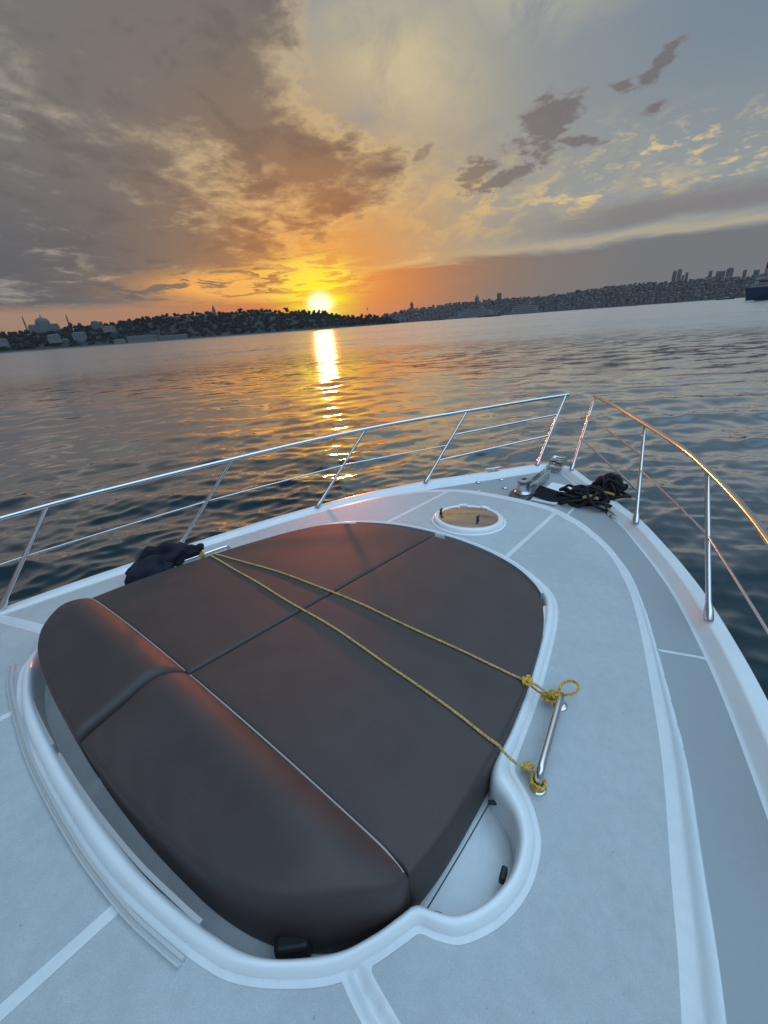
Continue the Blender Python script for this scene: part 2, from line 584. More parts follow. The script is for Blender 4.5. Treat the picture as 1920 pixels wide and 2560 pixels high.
def water_material():
    m = bpy.data.materials.new('sea_water')
    m.use_nodes = True
    t = m.node_tree
    t.nodes.remove(t.nodes['Principled BSDF'])
    geo = t.nodes.new('ShaderNodeNewGeometry')
    sp = t.nodes.new('ShaderNodeSeparateXYZ')
    t.links.new(geo.outputs['Position'], sp.inputs[0])
    x, y = Ex(t, sp.outputs[0]), Ex(t, sp.outputs[1])
    # along and across the wind
    ca, sa = math.cos(rad(52)), math.sin(rad(52))
    u = x * ca + y * sa
    v = y * ca - x * sa
    q1 = combine(t, u, v * 0.42, 0.0)
    dx, dy = x - float(EYE[0]), y - float(EYE[1])
    dist = (dx * dx + dy * dy)._m('SQRT')
    far = dist.sm(8.0, 60.0)

    def slopes(scale, detail, rough):
        n = t.nodes.new('ShaderNodeTexNoise')
        t.links.new(q1, n.inputs['Vector'])
        n.inputs['Scale'].default_value = scale
        n.inputs['Detail'].default_value = detail
        n.inputs['Roughness'].default_value = rough
        s3 = t.nodes.new('ShaderNodeSeparateXYZ')
        t.links.new(n.outputs[1], s3.inputs[0])
        return Ex(t, s3.outputs[0]) - 0.5, Ex(t, s3.outputs[1]) - 0.5
    a1, b1 = slopes(0.9, 5, 0.6)
    a2, b2 = slopes(5.5, 3, 0.6)
    patch = noise(t, combine(t, u * 0.016, v * 0.006, 0.0), 1.0, 4, 0.6).sm(0.34, 0.66, 0.35, 1.45)
    sw = noise(t, combine(t, u * 0.11, v * 0.035, 0.0), 1.0, 3, 0.55) - 0.5
    su = (sw * dist.sm(15.0, 80.0) * 0.75 + a1 * far * 1.15 + a2 * (far * 0.20 + 0.12)) * patch
    sv = (b1 * far * 0.45 + b2 * (far * 0.12 + 0.07)) * patch
    nx = su * ca - sv * sa
    ny = su * sa + sv * ca
    add = t.nodes.new('ShaderNodeVectorMath')
    t.links.new(geo.outputs['Normal'], add.inputs[0])
    t.links.new(combine(t, nx, ny, 0.0), add.inputs[1])
    nrm = t.nodes.new('ShaderNodeVectorMath')
    nrm.operation = 'NORMALIZE'
    t.links.new(add.outputs[0], nrm.inputs[0])
    deep = t.nodes.new('ShaderNodeBsdfDiffuse')
    deep.inputs['Color'].default_value = (0.013, 0.030, 0.036, 1)
    gl = t.nodes.new('ShaderNodeBsdfGlossy')
    gl.inputs['Color'].default_value = (0.97, 0.97, 0.97, 1)
    t.links.new((dist.sm(6.0, 90.0) * 0.17 + 0.05).k, gl.inputs['Roughness'])
    lw = t.nodes.new('ShaderNodeLayerWeight')
    lw.inputs['Blend'].default_value = 0.5
    t.links.new(nrm.outputs[0], gl.inputs['Normal'])
    t.links.new(nrm.outputs[0], lw.inputs['Normal'])
    fr = Ex(t, lw.outputs['Facing']).sm(0.40, 0.93) * 0.965 + 0.015
    mx = t.nodes.new('ShaderNodeMixShader')
    t.links.new(fr.clamp().k, mx.inputs[0])
    t.links.new(deep.outputs[0], mx.inputs[1])
    t.links.new(gl.outputs[0], mx.inputs[2])
    t.links.new(mx.outputs[0], t.nodes['Material Output'].inputs['Surface'])
    return m


M['sea'] = water_material()


# ------------------------------------------------------------------ the sea
def build_sea():
    mid = azimuth(960)
    th = np.concatenate([mid + np.linspace(-rad(66), rad(66), 1500), mid + np.linspace(rad(66), 2 * math.pi - rad(66), 260)[1:-1]])
    rs = [0.8]
    while rs[-1] < 5200:
        r = rs[-1]
        rs.append(r + max(0.05, min(r * 0.022, r * r / 1500.0)))
    rs = np.array(rs)
    nr, nt = len(rs), len(th)
    R_, T_ = np.meshgrid(rs, th, indexing='ij')
    X = EYE[0] + R_ * np.cos(T_)
    Y = EYE[1] + R_ * np.sin(T_)
    Z = np.zeros_like(X)
    cell = np.gradient(rs)[:, None]
    rows = rs < 140
    xs, ys = X[rows], Y[rows]
    z = np.zeros_like(xs)
    g = np.random.default_rng(11)
    wind = rad(52)
    dxs, dys = np.zeros_like(xs), np.zeros_like(xs)
    for i in range(85):
        lam = 0.22 * (13.0 ** g.random())
        k = 2 * math.pi / lam
        a = wind + g.normal() * 0.62
        amp = 0.0042 * lam ** 0.95 * (0.5 + g.random())
        if lam > 3.2:
            amp *= 0.75
        ph = g.random() * 2 * math.pi
        w = np.clip((lam / cell[rows] - 2.2) / 2.5, 0, 1)
        arg = k * (xs * math.cos(a) + ys * math.sin(a)) + ph
        z += w * amp * np.sin(arg)
        s = w * amp * 0.75 * np.cos(arg)
        dxs += s * math.cos(a)
        dys += s * math.sin(a)
    # gusts: calmer and livelier patches
    gust = 0.85 + 0.3 * np.sin(xs * 0.21 + ys * 0.13 + 1.0) * np.sin(ys * 0.17 - xs * 0.07)
    Z[rows] = z * gust
    X[rows] += dxs * gust
    Y[rows] += dys * gust
    V = np.stack([X, Y, Z + SEA], -1).reshape(-1, 3)
    i, j = np.meshgrid(np.arange(nr - 1), np.arange(nt), indexing='ij')
    j2 = (j + 1) % nt
    F = np.stack([i * nt + j, (i + 1) * nt + j, (i + 1) * nt + j2, i * nt + j2], -1).reshape(-1, 4)
    me = bpy.data.meshes.new('water')
    me.vertices.add(len(V))
    me.vertices.foreach_set('co', V.astype(np.float32).ravel())
    me.loops.add(F.size)
    me.loops.foreach_set('vertex_index', F.astype(np.int32).ravel())
    me.polygons.add(len(F))
    me.polygons.foreach_set('loop_start', np.arange(0, F.size, 4, dtype=np.int32))
    me.update(calc_edges=True)
    me.polygons.foreach_set('use_smooth', np.ones(len(F), bool))
    me.materials.append(M['sea'])
    o = link('water', me)
    tag(o, kind='structure')


build_sea()


# ------------------------------------------------------------------ the yacht: deck surface
def roof(x, y):
    return -0.10 - 0.0645 * x - 0.06 * y * y


SIDE = -0.468
HALF_OUT = [(4.125, 0.0), (4.12, 0.06), (4.09, 0.14), (4.02, 0.215), (3.86, 0.345), (3.6, 0.548), (3.27, 0.800), (3.06, 0.970), (2.76, 1.148), (2.48, 1.302), (2.16, 1.452),
            (1.6, 1.66), (0.98, 1.84), (0.52, 1.95), (0.08, 2.045), (-0.5, 2.13), (-1.2, 2.19), (-2.4, 2.23)]
ROOF_IN = [(2.63, 0.0), (2.625, 0.2), (2.60, 0.4), (2.52, 0.555), (2.447, 0.666), (2.2, 0.905), (1.877, 1.078), (1.579, 1.186), (1.174, 1.30), (0.823, 1.388), (0.467, 1.456),
           (0.196, 1.506), (-0.4, 1.59), (-1.2, 1.65), (-2.4, 1.68)]
ROOF_OUT = [(2.95, 0.0), (2.945, 0.2), (2.92, 0.42), (2.74, 0.73), (2.39, 0.994), (2.02, 1.159), (1.686, 1.272), (1.274, 1.401), (1.023, 1.474), (0.634, 1.558),
            (0.336, 1.618), (-0.3, 1.72), (-1.2, 1.80), (-2.4, 1.84)]
RIM = [(-.44, 0, -.392, 0), (-.437, .16, -.389, .15), (-.43, .33, -.382, .31), (-.41, .48, -.366, .49), (-.367, .68, -.328, .67), (-.323, .788, -.278, .80), (-.226, .908, -.182, .902), (-.144, .962, -.108, .945),
       (-.065, .997, -.042, .970), (-.030, 1.014, -.004, .986), (-.012, 1.056, .012, 1.02), (.020, 1.101, .042, 1.069), (.106, 1.150, .108, 1.110), (.207, 1.172, .195, 1.131),
       (.307, 1.160, .272, 1.118), (.365, 1.129, .325, 1.084), (.408, 1.090, .352, 1.042), (.436, 1.050, .372, 1.00), (.462, 1.022, .412, .978), (.50, 1.012, .455, .972),
       (.593, 1.002, .57, .966), (.75, .984, .74, .945), (.917, .958, .90, .918), (1.175, .911, 1.15, .870), (1.361, .864, 1.33, .820), (1.474, .81, 1.44, .765),
       (1.559, .722, 1.52, .68), (1.65, .57, 1.605, .55), (1.715, .37, 1.672, .36), (1.742, .18, 1.70, .18), (1.748, 0, 1.706, 0)]
rim_half = spline(RIM, 260)
RIM_OUT, RIM_INN = rim_half[:, :2], rim_half[:, 2:]


def sym(h):
    """A half outline (y >= 0, from one end of the centre line to the other) made whole and closed."""
    return np.concatenate([h, (h * np.array([1, -1]))[::-1][1:-1]])


ROOF_IN_H, ROOF_OUT_H, OUT_H = spline(ROOF_IN, 220), spline(ROOF_OUT, 220), spline(HALF_OUT, 420)


def offset(h, d):
    tg = np.gradient(h, axis=0)
    tg /= np.linalg.norm(tg, axis=1)[:, None] + 1e-12
    n = np.stack([tg[:, 1], -tg[:, 0]], 1)
    n[n[:, 0] > 0.2, :] *= 1
    q = h + d * np.where((n @ np.array([0.0, 1.0]))[:, None] > 0, -n, n)
    q[:, 1] = np.maximum(q[:, 1], 0.0)
    return q


def inset_out(d):
    """The hull outline moved d inboard; near the stem it is moved straight aft instead."""
    h = OUT_H
    tg = np.gradient(h, axis=0)
    tg /= np.linalg.norm(tg, axis=1)[:, None]
    n = np.stack([-tg[:, 1], tg[:, 0]], 1)          # outline runs from the stem aft on the port side
    n = np.where(n[:, 1:2] > 0, -n, n)
    q = h + d * n
    q[:, 1] = np.maximum(q[:, 1], 0.0)
    q[:, 0] = np.minimum(q[:, 0], h[0, 0] - d)
    return q


FOOT = inset_out(0.128)
_k = np.argsort(FOOT[:, 0], kind='stable')
FX, FY = FOOT[_k, 0], FOOT[_k, 1]
FX, _u = np.unique(FX.round(5), return_index=True)
FY = np.maximum.accumulate(FY[_u][::-1])[::-1]


def grid_mesh(name, X, Y, Z, mat_, attr=None, parent=None):
    nr, nt = X.shape
    V = np.stack([X, Y, Z], -1).reshape(-1, 3)
    i, j = np.meshgrid(np.arange(nr - 1), np.arange(nt - 1), indexing='ij')
    F = np.stack([i * nt + j, (i + 1) * nt + j, (i + 1) * nt + j + 1, i * nt + j + 1], -1).reshape(-1, 4)
    me = bpy.data.meshes.new(name)
    me.vertices.add(len(V))
    me.vertices.foreach_set('co', V.astype(np.float32).ravel())
    me.loops.add(F.size)
    me.loops.foreach_set('vertex_index', F.astype(np.int32).ravel())
    me.polygons.add(len(F))
    me.polygons.foreach_set('loop_start', np.arange(0, F.size, 4, dtype=np.int32))
    me.update(calc_edges=True)
    me.polygons.foreach_set('use_smooth', np.ones(len(F), bool))
    me.materials.append(mat_)
    if attr is not None:
        at_ = me.attributes.new('grip', 'FLOAT', 'POINT')
        at_.data.foreach_set('value', attr.astype(np.float32).ravel())
    return link(name, me, parent)


CHANNEL = spline([(-.172, .935), (-.188, .985), (-.203, 1.06), (-.235, 1.2), (-.29, 1.45), (-.33, 1.62)], 40)


def deck_fields(x, y):
    """Height of the deck and how far inside a non-slip panel each point lies."""
    P = np.stack([x, np.abs(y)], 1)
    ri = np.concatenate([ROOF_IN_H, [[-2.4, -0.5], [2.63, -0.5]]])
    ro = np.concatenate([ROOF_OUT_H, [[-2.4, -0.5], [2.95, -0.5]]])
    in_r, in_o = inside(P, ri), inside(P, ro)
    d_in, d_out = seg_dist(P, ROOF_IN_H), seg_dist(P, ROOF_OUT_H)
    rp = np.concatenate([RIM_OUT, [[1.748, -0.5], [-.44, -0.5]]])
    ip = np.concatenate([RIM_INN, [[1.706, -0.5], [-.392, -0.5]]])
    in_rim, in_rec = inside(P, rp), inside(P, ip)
    d_rim = seg_dist(P, RIM_OUT)
    d_ch = seg_dist(P, CHANNEL)
    zr = roof(x, y)
    t = d_in / (d_in + d_out + 1e-9)
    t = np.clip((t - 0.22) / 0.78, 0, 1)
    t = t * t * (3 - 2 * t)
    zs = SIDE + 0.012 * np.clip((x - 2.6) / 1.4, 0, 1)
    z = np.where(in_r, zr, np.where(in_o, zr * (1 - t) + zs * t, zs))
    # shallow drain gutter
    z = z - 0.016 * np.clip(1 - (d_ch / 0.013) ** 4, 0, 1) * (in_o & ~in_rim)
    # the recess that holds the sun pad, its wall hidden under the rim bead
    mid_ = (RIM_OUT + RIM_INN) / 2
    in_mid = inside(P, np.concatenate([mid_, [[1.727, -0.5], [-.416, -0.5]]]))
    z = np.where(in_mid, zr - 0.105, z)
    ay = np.abs(y)
    # non-slip panels, split by smooth stripes
    g_roof = np.minimum.reduce([d_in, d_rim - 0.014, np.abs(ay - 0.462) - 0.0145, d_ch - 0.030])
    seg = np.array([[1.650, 1.30], [1.718, 1.52]])
    stub = np.array([[2.93, .44], [3.17, .445]])
    stub2 = np.array([[3.17, .445], [3.145, .15]])
    foot = seg_dist(P, FOOT)
    g_side = np.minimum.reduce([d_out - 0.004, foot - 0.012, seg_dist(P, seg) - 0.008, seg_dist(P, stub) - 0.009])
    g_side = np.where(x > 2.2, np.minimum(g_side, foot - 0.012), g_side)
    g = np.where(in_rim, -0.02, np.where(in_r, g_roof, np.where(in_o, -np.minimum(d_in, d_out), g_side)))
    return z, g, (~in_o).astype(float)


YACHT = thing('motor_yacht', (1.0, 0.0, SEA), 'white motor yacht foredeck with stainless bow rails seen from above its sun pad', 'boat')


def build_deck():
    xs = np.concatenate([np.linspace(-2.4, -0.75, 60)[:-1], np.linspace(-0.75, 3.99, 520)])
    hb = np.interp(xs, FX, FY)
    v = np.linspace(-1, 1, 470)
    X = np.repeat(xs[:, None], len(v), 1)
    Y = hb[:, None] * v[None, :]
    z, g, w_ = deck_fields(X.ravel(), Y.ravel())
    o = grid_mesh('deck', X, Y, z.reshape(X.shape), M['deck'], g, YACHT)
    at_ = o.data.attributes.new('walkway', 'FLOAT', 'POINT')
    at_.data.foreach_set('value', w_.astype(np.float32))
    return o


build_deck()


def build_rim():
    """The moulded bead round the recess."""
    n = len(rim_half)
    so = np.concatenate([RIM_OUT, (RIM_OUT * [1, -1])[::-1][1:-1]])
    si = np.concatenate([RIM_INN, (RIM_INN * [1, -1])[::-1][1:-1]])
    prof = [(0.0, -0.012), (0.03, 0.004), (0.12, 0.013), (0.27, 0.022), (0.45, 0.027), (0.62, 0.027), (0.78, 0.021), (0.90, 0.008), (0.97, -0.012), (1.0, -0.04), (1.0, -0.115)]
    rings = []
    for o, i in zip(so, si):
        w = np.linalg.norm(o - i)
        k = min(1.0, w / 0.046)
        rings.append([(*(o + (i - o) * f), roof(*(o + (i - o) * min(f, 1.0))) + (h if h < -0.02 else h * k)) for f, h in prof])
    mb = MB()
    mb.loft(rings, closed=True)
    mb.build('recess_rim', M['gel'], YACHT, sharp=60)


build_rim()


def build_toe_rail():
    prof = [(0.0, -0.62), (0.0, -0.425), (0.004, -0.414), (0.012, -0.409), (0.030, -0.407), (0.066, -0.407), (0.076, -0.409), (0.084, -0.415), (0.118, -0.462), (0.128, -0.469), (0.150, -0.471)]
    curves = [inset_out(d) for d, _ in prof]
    n = len(OUT_H)
    whole = []
    for i in list(range(n - 1, 0, -1)):
        whole.append([(c[i, 0], c[i, 1], z) for c, (_, z) in zip(curves, prof)])
    for i in range(n):
        whole.append([(c[i, 0], -c[i, 1], z) for c, (_, z) in zip(curves, prof)])
    mb = MB()
    mb.loft(whole)
    mb.build('toe_rail', M['gel'], YACHT, sharp=50)
    # topsides
    mb = MB()
    rings = []
    idx = list(range(n - 1, 0, -1)) + list(range(n))
    sg = [1] * (n - 1) + [-1] * n
    for i, s in zip(idx, sg):
        x, y = OUT_H[i]
        ring = []
        for k in np.linspace(0, 1, 9):
            zz = -0.615 + (SEA - 0.25 + 0.615) * k
            f = np.clip((x - 1.5) / 2.6, 0, 1)
            ring.append((x - 0.95 * k * f ** 2, s * y * (1 - (0.10 + 0.45 * f) * k ** 0.8), zz))
        rings.append(ring)
    mb.loft(rings)
    a = [rings[0][k] for k in range(9)]
    b = [rings[-1][k] for k in range(9)]
    mb.loft([a, b])
    mb.build('hull', M['hull'], YACHT, sharp=40)


build_toe_rail()


# ------------------------------------------------------------------ bow rails
def bow_rail(s, label):
    """One side's rail; s = 1 port, -1 starboard."""
    S3 = np.array([1, s, 1])
    rail = bpy.data.objects.new('bow_rail', None)
    COL.objects.link(rail)
    put(rail, YACHT)
    tag(rail, label)
    TOP = [(4.672, .138, .226), (4.2, .452, .217), (3.58, .795, .211), (2.95, 1.118, .21), (2.49, 1.300, .211), (1.90, 1.492, .211), (1.307, 1.632, .211), (0.70, 1.765, .211),
           (0.12, 1.862, .21), (-0.6, 1.93, .20), (-1.4, 1.98, .19)]
    top = spline(np.array(TOP), 90)

    def top_at(x):
        k = np.argsort(top[:, 0])
        return np.array([x, np.interp(x, top[k, 0], top[k, 1]), np.interp(x, top[k, 0], top[k, 2])])
    mb = MB()
    mb.tube(top * S3, 0.0165, 12)
    mb.lathe([(0.004, -0.0005), (0.0165, 0.0), (0.0165, 0.004), (0.01, 0.009), (0.001, 0.010)], top[0] * S3, 12, axis=(1, -0.4 * s, 0.05))
    for px in (0.44,):
        q = top_at(px) * S3
        d = (top_at(px + 0.02) - top_at(px - 0.02)) * S3
        d /= np.linalg.norm(d)
        mb.tube([q - d * 0.006, q + d * 0.006], 0.0185, 12)
    mb.build('top_rail', M['steel'], rail)
    posts = [((3.965, .178, -.405), top_at(4.648)), ((2.955, .945, -.405), top_at(3.56)), ((1.935, 1.462, -.405), top_at(2.511)),
             ((.80, 1.845, -.405), top_at(1.307)), ((-.27, 2.055, -.405), top_at(.135)), ((-1.2, 2.14, -.405), top_at(-0.95))]
    pos = []
    for b, t in posts:
        b = np.array(b)
        mb = MB()
        d = t - b
        L = np.linalg.norm(d)
        p = np.array([b + d * f for f in (0, .004 / L, .05 / L, .075 / L, .1 / L, .5, .97, 1.0)])
        mb.tube(p * S3, [.021, .0225, .0225, .018, .0142, .0138, .0138, .0138], 12)
        mb.build('stanchion', M['steel'], rail)
        pos.append((b, d))

    def mid(segs, r):
        mb = MB()
        for (i, f), (j, g) in segs:
            a = pos[i][0] + pos[i][1] * f
            c = pos[j][0] + pos[j][1] * g
            m_ = (a + c) / 2
            # the tube follows the curve of the rail above it
            tm = top_at(m_[0])
            ta, tc_ = top_at(a[0]), top_at(c[0])
            bulge = (tm - (ta + tc_) / 2) * 0.22
            bulge[2] = 0
            pts = [a * (1 - k) + c * k + bulge * 4 * k * (1 - k) for k in np.linspace(0, 1, 14)]
            mb.tube(np.array(pts) * S3, r, 10)
        mb.build('mid_rail', M['steel'], rail)
    mid([((0, .715), (1, .66))], .0095)
    mid([((0, .415), (1, .305))], .0095)
    mid([((1, .515), (2, .54)), ((2, .535), (3, .53)), ((3, .53), (4, .52)), ((4, .52), (5, .52))], .0062)
    return rail


bow_rail(1, 'port bow rail, the far one on the left')
bow_rail(-1, 'starboard bow rail, the near one on the right')


# ------------------------------------------------------------------ grab handles, tracks, recess fittings
def grab_handle(s):
    S3 = np.array([1, s, 1])
    a, b = np.array([.462, 1.108]), np.array([.812, 1.062])
    za, zb = roof(*a), roof(*b)
    h = 0.058
    d = (b - a) / np.linalg.norm(b - a)
    pts = [(a[0], a[1], za - .005), (a[0], a[1], za + h * .55), (*(a + d * .008), za + h * .85), (*(a + d * .03), za + h), (*((a + b) / 2), (za + zb) / 2 + h),
           (*(b - d * .03), zb + h), (*(b - d * .008), zb + h * .85), (b[0], b[1], zb + h * .55), (b[0], b[1], zb - .005)]
    mb = MB()
    mb.tube(spline(pts, 60) * S3, .0125, 14)
    for q, z in ((a, za), (b, zb)):
        mb.lathe([(.026, -.004), (.026, .004), (.022, .008), (.013, .009)], (q[0], s * q[1], z), 20)
    o = mb.build('grab_handle', M['steel'], YACHT)
    return o


tag(grab_handle(1), 'grab handle half wrapped in navy cloth')
tag(grab_handle(-1), 'bare grab handle with yellow rope tied to both feet')


def strip_along(name, pts, width, height, lift, matl, lips=True, label=None, vertical=False):
    p = spline(pts, max(20, len(pts) * 10))
    tg = np.gradient(p, axis=0)
    tg /= np.linalg.norm(tg, axis=1)[:, None]
    n = np.stack([-tg[:, 1], tg[:, 0]], 1)
    hw = width / 2
    if vertical:
        prof = [(-hw, -height), (-hw, 0), (hw, 0), (hw, -height), (-hw, -height)]
    elif lips:
        prof = [(-hw, -.002), (-hw, height), (-hw * .55, height), (-hw * .4, height * .35), (hw * .1, height * .35), (hw * .25, height), (hw, height), (hw, -.002), (-hw, -.002)]
    else:
        prof = [(-hw, -.002), (-hw, height), (hw, height), (hw, -.002), (-hw, -.002)]
    rings = [[(*(q + m_ * o), roof(*q) + lift + h) for o, h in prof] for q, m_ in zip(p, n)]
    mb = MB()
    mb.loft(rings, endcap=True)
    o = mb.build(name, matl, YACHT, sharp=30)
    if label:
        tag(o, label)
    return o


strip_along('cushion_track', [(-.372, .819), (-.400, .70), (-.422, .55), (-.440, .36), (-.4555, .156), (-.4585, -.06), (-.4545, -.255), (-.4465, -.373), (-.432, -.504), (-.411, -.611), (-.398, -.668)], .019, .010, .002, M['trim'])
strip_along('cushion_track', [(-.352, .695), (-.372, .55), (-.386, .40), (-.393, .24), (-.3945, .155)], .011, .05, .012, M['alu'], vertical=True)
strip_along('cushion_track', [(-.3945, .10), (-.393, -.08), (-.386, -.25), (-.372, -.42), (-.350, -.57), (-.338, -.64)], .011, .05, .012, M['alu'], vertical=True)
strip_along('cushion_track', [(1.575, .62), (1.635, .46), (1.675, .30), (1.695, .13), (1.699, .03)], .016, .05, .030, M['alu'], vertical=True)
strip_along('cushion_track', [(1.699, -.05), (1.690, -.20), (1.655, -.40), (1.59, -.58), (1.50, -.71), (1.43, -.775)], .016, .05, .030, M['alu'], vertical=True)
strip_along('cushion_track', [(1.33, -.822), (1.15, -.872), (.90, -.921), (.70, -.952), (.50, -.971)], .014, .05, .030, M['alu'], vertical=True)
strip_along('cushion_track', [(1.33, .822), (1.15, .872), (.90, .921), (.70, .952), (.50, .971)], .014, .05, .030, M['alu'], vertical=True)


def small_fittings():
    # seam of the locker lid in each pocket
    for s in (1, -1):
        mb = MB()
        pts = [(.405, s * .992), (.2, s * .990), (.005, s * .985)]
        p = spline(pts, 20)
        rings = [[(q[0], q[1] - .0018, roof(*q) - .1035), (q[0], q[1], roof(*q) - .1030), (q[0], q[1] + .0018, roof(*q) - .1035)] for q in p]
        mb.loft(rings)
        mb.build('lid_seam', M['groove'], YACHT)

    def block(c, size, rz, tilt=0.0):
        mb = MB()
        mb.box((0, 0, 0), size)
        o = mb.build('rubber_stop', M['black'], YACHT, smooth=False)
        o.location = c
        o.rotation_euler = (tilt, 0, rz)
        bv = o.modifiers.new('bevel', 'BEVEL')
        bv.width = min(size) * 0.3
        bv.segments = 3
        return o
    zf = lambda x, y: roof(x, y) - .105
    tag(block((-.225, -.800, zf(-.21, -.8) + .045), (.080, .040, .060), rad(-46)), 'large black rubber stop below the headrest')
    block((.362, -1.021, zf(.37, -1.0) + .060), (.046, .010, .012), rad(118))
    block((.214, -1.112, zf(.2, -1.1) + .045), (.036, .016, .026), rad(8))
    block((.030, -1.024, zf(.02, -1.02) + .040), (.020, .028, .024), rad(25))


small_fittings()


# ------------------------------------------------------------------ hatch, windlass, bow hardware
def deck_hatch():
    c = np.array([2.055, -.022])
    z = roof(*c)
    e = bpy.data.objects.new('deck_hatch', None)
    COL.objects.link(e)
    e.location = (c[0], c[1], z)
    put(e, YACHT)
    ax = (0.0645, 0, 1)
    mb = MB()
    mb.lathe([(.262, -.012), (.262, .004), (.250, .008), (.247, .016), (.243, .030), (.234, .037), (.218, .038), (.209, .034), (.206, .026), (.206, .020)], (c[0], c[1], z), 72, axis=ax)
    put(mb.build('frame', M['gel'], None, sharp=50), e)
    mb = MB()
    mb.lathe([(.0, .0), (.2055, .0), (.2055, .033), (.2, .0345), (.0005, .0345)], (c[0], c[1], z), 72, axis=ax)
    put(mb.build('glass', M['acrylic'], None, sharp=30), e)
    for px, py in ((1102.5, 1296), (1194, 1314)):
        p = plane_hit(px, py, z + .0)
        mb = MB()
        zz = z + .034 - 0.0645 * (p[0] - c[0])
        mb.lathe([(.010, 0), (.010, .009), (.008, .012), (.008, .026), (.010, .028), (.010, .034), (.007, .037)], (p[0], p[1], zz), 16)
        mb.box((p[0] + .012, p[1], zz + .033), (.022, .010, .005))
        put(mb.build('latch', M['black'], None), e)
    for a in (rad(38), rad(-5)):
        mb = MB()
        mb.box((c[0] + .225 * math.cos(a), c[1] + .225 * math.sin(a), z + .034 - .0145 * math.cos(a)), (.034, .06, .016), rz=a)
        put(mb.build('hinge', M['lid'], None, smooth=False), e)


def plane_hit(px, py, z):
    r = ray(px, py)
    return EYE + r * ((z - EYE[2]) / r[2])


deck_hatch()


def windlass():
    zd = SIDE + .008
    e = bpy.data.objects.new('windlass', None)
    COL.objects.link(e)
    e.location = (3.25, .03, zd)
    put(e, YACHT)
    mb = MB()      # oval base plate
    ang = np.linspace(0, 2 * math.pi, 40, endpoint=False)
    c = np.array([3.22, .045])
    ca, sa = math.cos(rad(10)), math.sin(rad(10))
    rings = []
    for k, h in ((1.0, 0.0), (1.0, .014), (.93, .022), (.0, .024)):
        u, v = .17 * k * np.cos(ang), .105 * k * np.sin(ang)
        rings.append(np.stack([c[0] + u * ca - v * sa, c[1] + u * sa + v * ca, np.full(40, zd + h)], 1))
    V = np.concatenate(rings)
    F = [(i * 40 + k, i * 40 + (k + 1) % 40, (i + 1) * 40 + (k + 1) % 40, (i + 1) * 40 + k) for i in range(3) for k in range(40)]
    mb.add(V, F)
    put(mb.build('base_plate', mat('dark_plate', (.09, .09, .095), .4, .6), None), e)
    mb = MB()
    mb.lathe([(.078, .02), (.080, .032), (.066, .046), (.058, .06), (.053, .10), (.055, .128), (.066, .142), (.072, .150), (.071, .158), (.030, .160), (.026, .156), (.0005, .154)], (3.235, .035, zd), 32)
    put(mb.build('drum', M['zinc'], None), e)
    mb = MB()
    mb.lathe([(.020, .154), (.020, .164), (.0005, .165)], (3.235, .035, zd), 6)
    put(mb.build('drive_nut', M['black'], None, smooth=False), e)
    # arm towards the bow roller
    mb = MB()
    a, b = np.array([3.28, .025]), np.array([3.70, -.015])
    for y0, t0 in ((.045, 1), (-.045, -1)):
        mb.add([(a[0], a[1] + y0, zd + .01), (b[0], b[1] + y0 * .8, zd + .03), (b[0] + .02, b[1] + y0 * .8, zd + .115), (a[0], a[1] + y0, zd + .085),
                (a[0], a[1] + y0 - .012 * t0, zd + .01), (b[0], b[1] + y0 * .8 - .012 * t0, zd + .03), (b[0] + .02, b[1] + y0 * .8 - .012 * t0, zd + .115), (a[0], a[1] + y0 - .012 * t0, zd + .085)],
               [(0, 1, 2, 3), (7, 6, 5, 4), (3, 2, 6, 7), (0, 4, 5, 1), (1, 5, 6, 2), (0, 3, 7, 4)])
    mb.box((3.47, .005, zd + .045), (.40, .06, .03))
    put(mb.build('chain_guide', M['zinc'], None, smooth=False), e)


windlass()


def locker_lid():
    zd = SIDE + .012
    mb = MB()
    mb.box((3.38, -.20, zd + .006), (.50, .22, .014), rz=rad(-2))
    o = mb.build('locker_lid', M['lid'], YACHT, smooth=False)
    for k in range(3):
        mb = MB()
        mb.box((3.20 + k * .055, -.20, zd + .0145), (.010, .215, .003), rz=rad(-2))
        put2 = mb.build('lid_slot', M['groove'], None, smooth=False)
        put(put2, o)


locker_lid()


def cleat(c, rz, r=1.0, label=None):
    mb = MB()
    ca, sa = math.cos(rz), math.sin(rz)
    ax = np.array([ca, sa, 0])
    c = np.array(c)
    for k in (-.035, .035):
        mb.tube([c + ax * k * r, c + ax * k * r + [0, 0, .03 * r]], [.013 * r, .009 * r], 10)
    q = [c + ax * u * r + np.array([0, 0, w * r]) for u, w in ((-.11, .036), (-.08, .040), (-.04, .036), (0, .034), (.04, .036), (.08, .040), (.11, .036))]
    mb.tube(q, np.array([.004, .008, .010, .010, .010, .008, .004]) * r, 10)
    mb.box(c + np.array([0, 0, .002]), (.13 * r, .034 * r, .005), rz=rz)
    o = mb.build('mooring_cleat', M['steel'], YACHT)
    if label:
        tag(o, label)


cleat((3.585, .50, -.405), rad(-38), 0.9, 'cleat on the port toe rail by the bow')
cleat((3.585, -.50, -.405), rad(38), 0.9, 'cleat on the starboard toe rail by the bow')
cleat((3.145, -.735, SIDE + .006), rad(40), 0.95, 'cleat on the starboard side deck behind the black rope')
for _p in ((3.336, .55), (3.52, .381), (3.314, .251)):
    _mb = MB()
    _mb.lathe([(.026, 0), (.026, .006), (.019, .011), (.008, .012), (.0005, .012)], (_p[0], _p[1], SIDE + .009), 18)
    _mb.build('deck_filler_cap', M['steel'], YACHT)


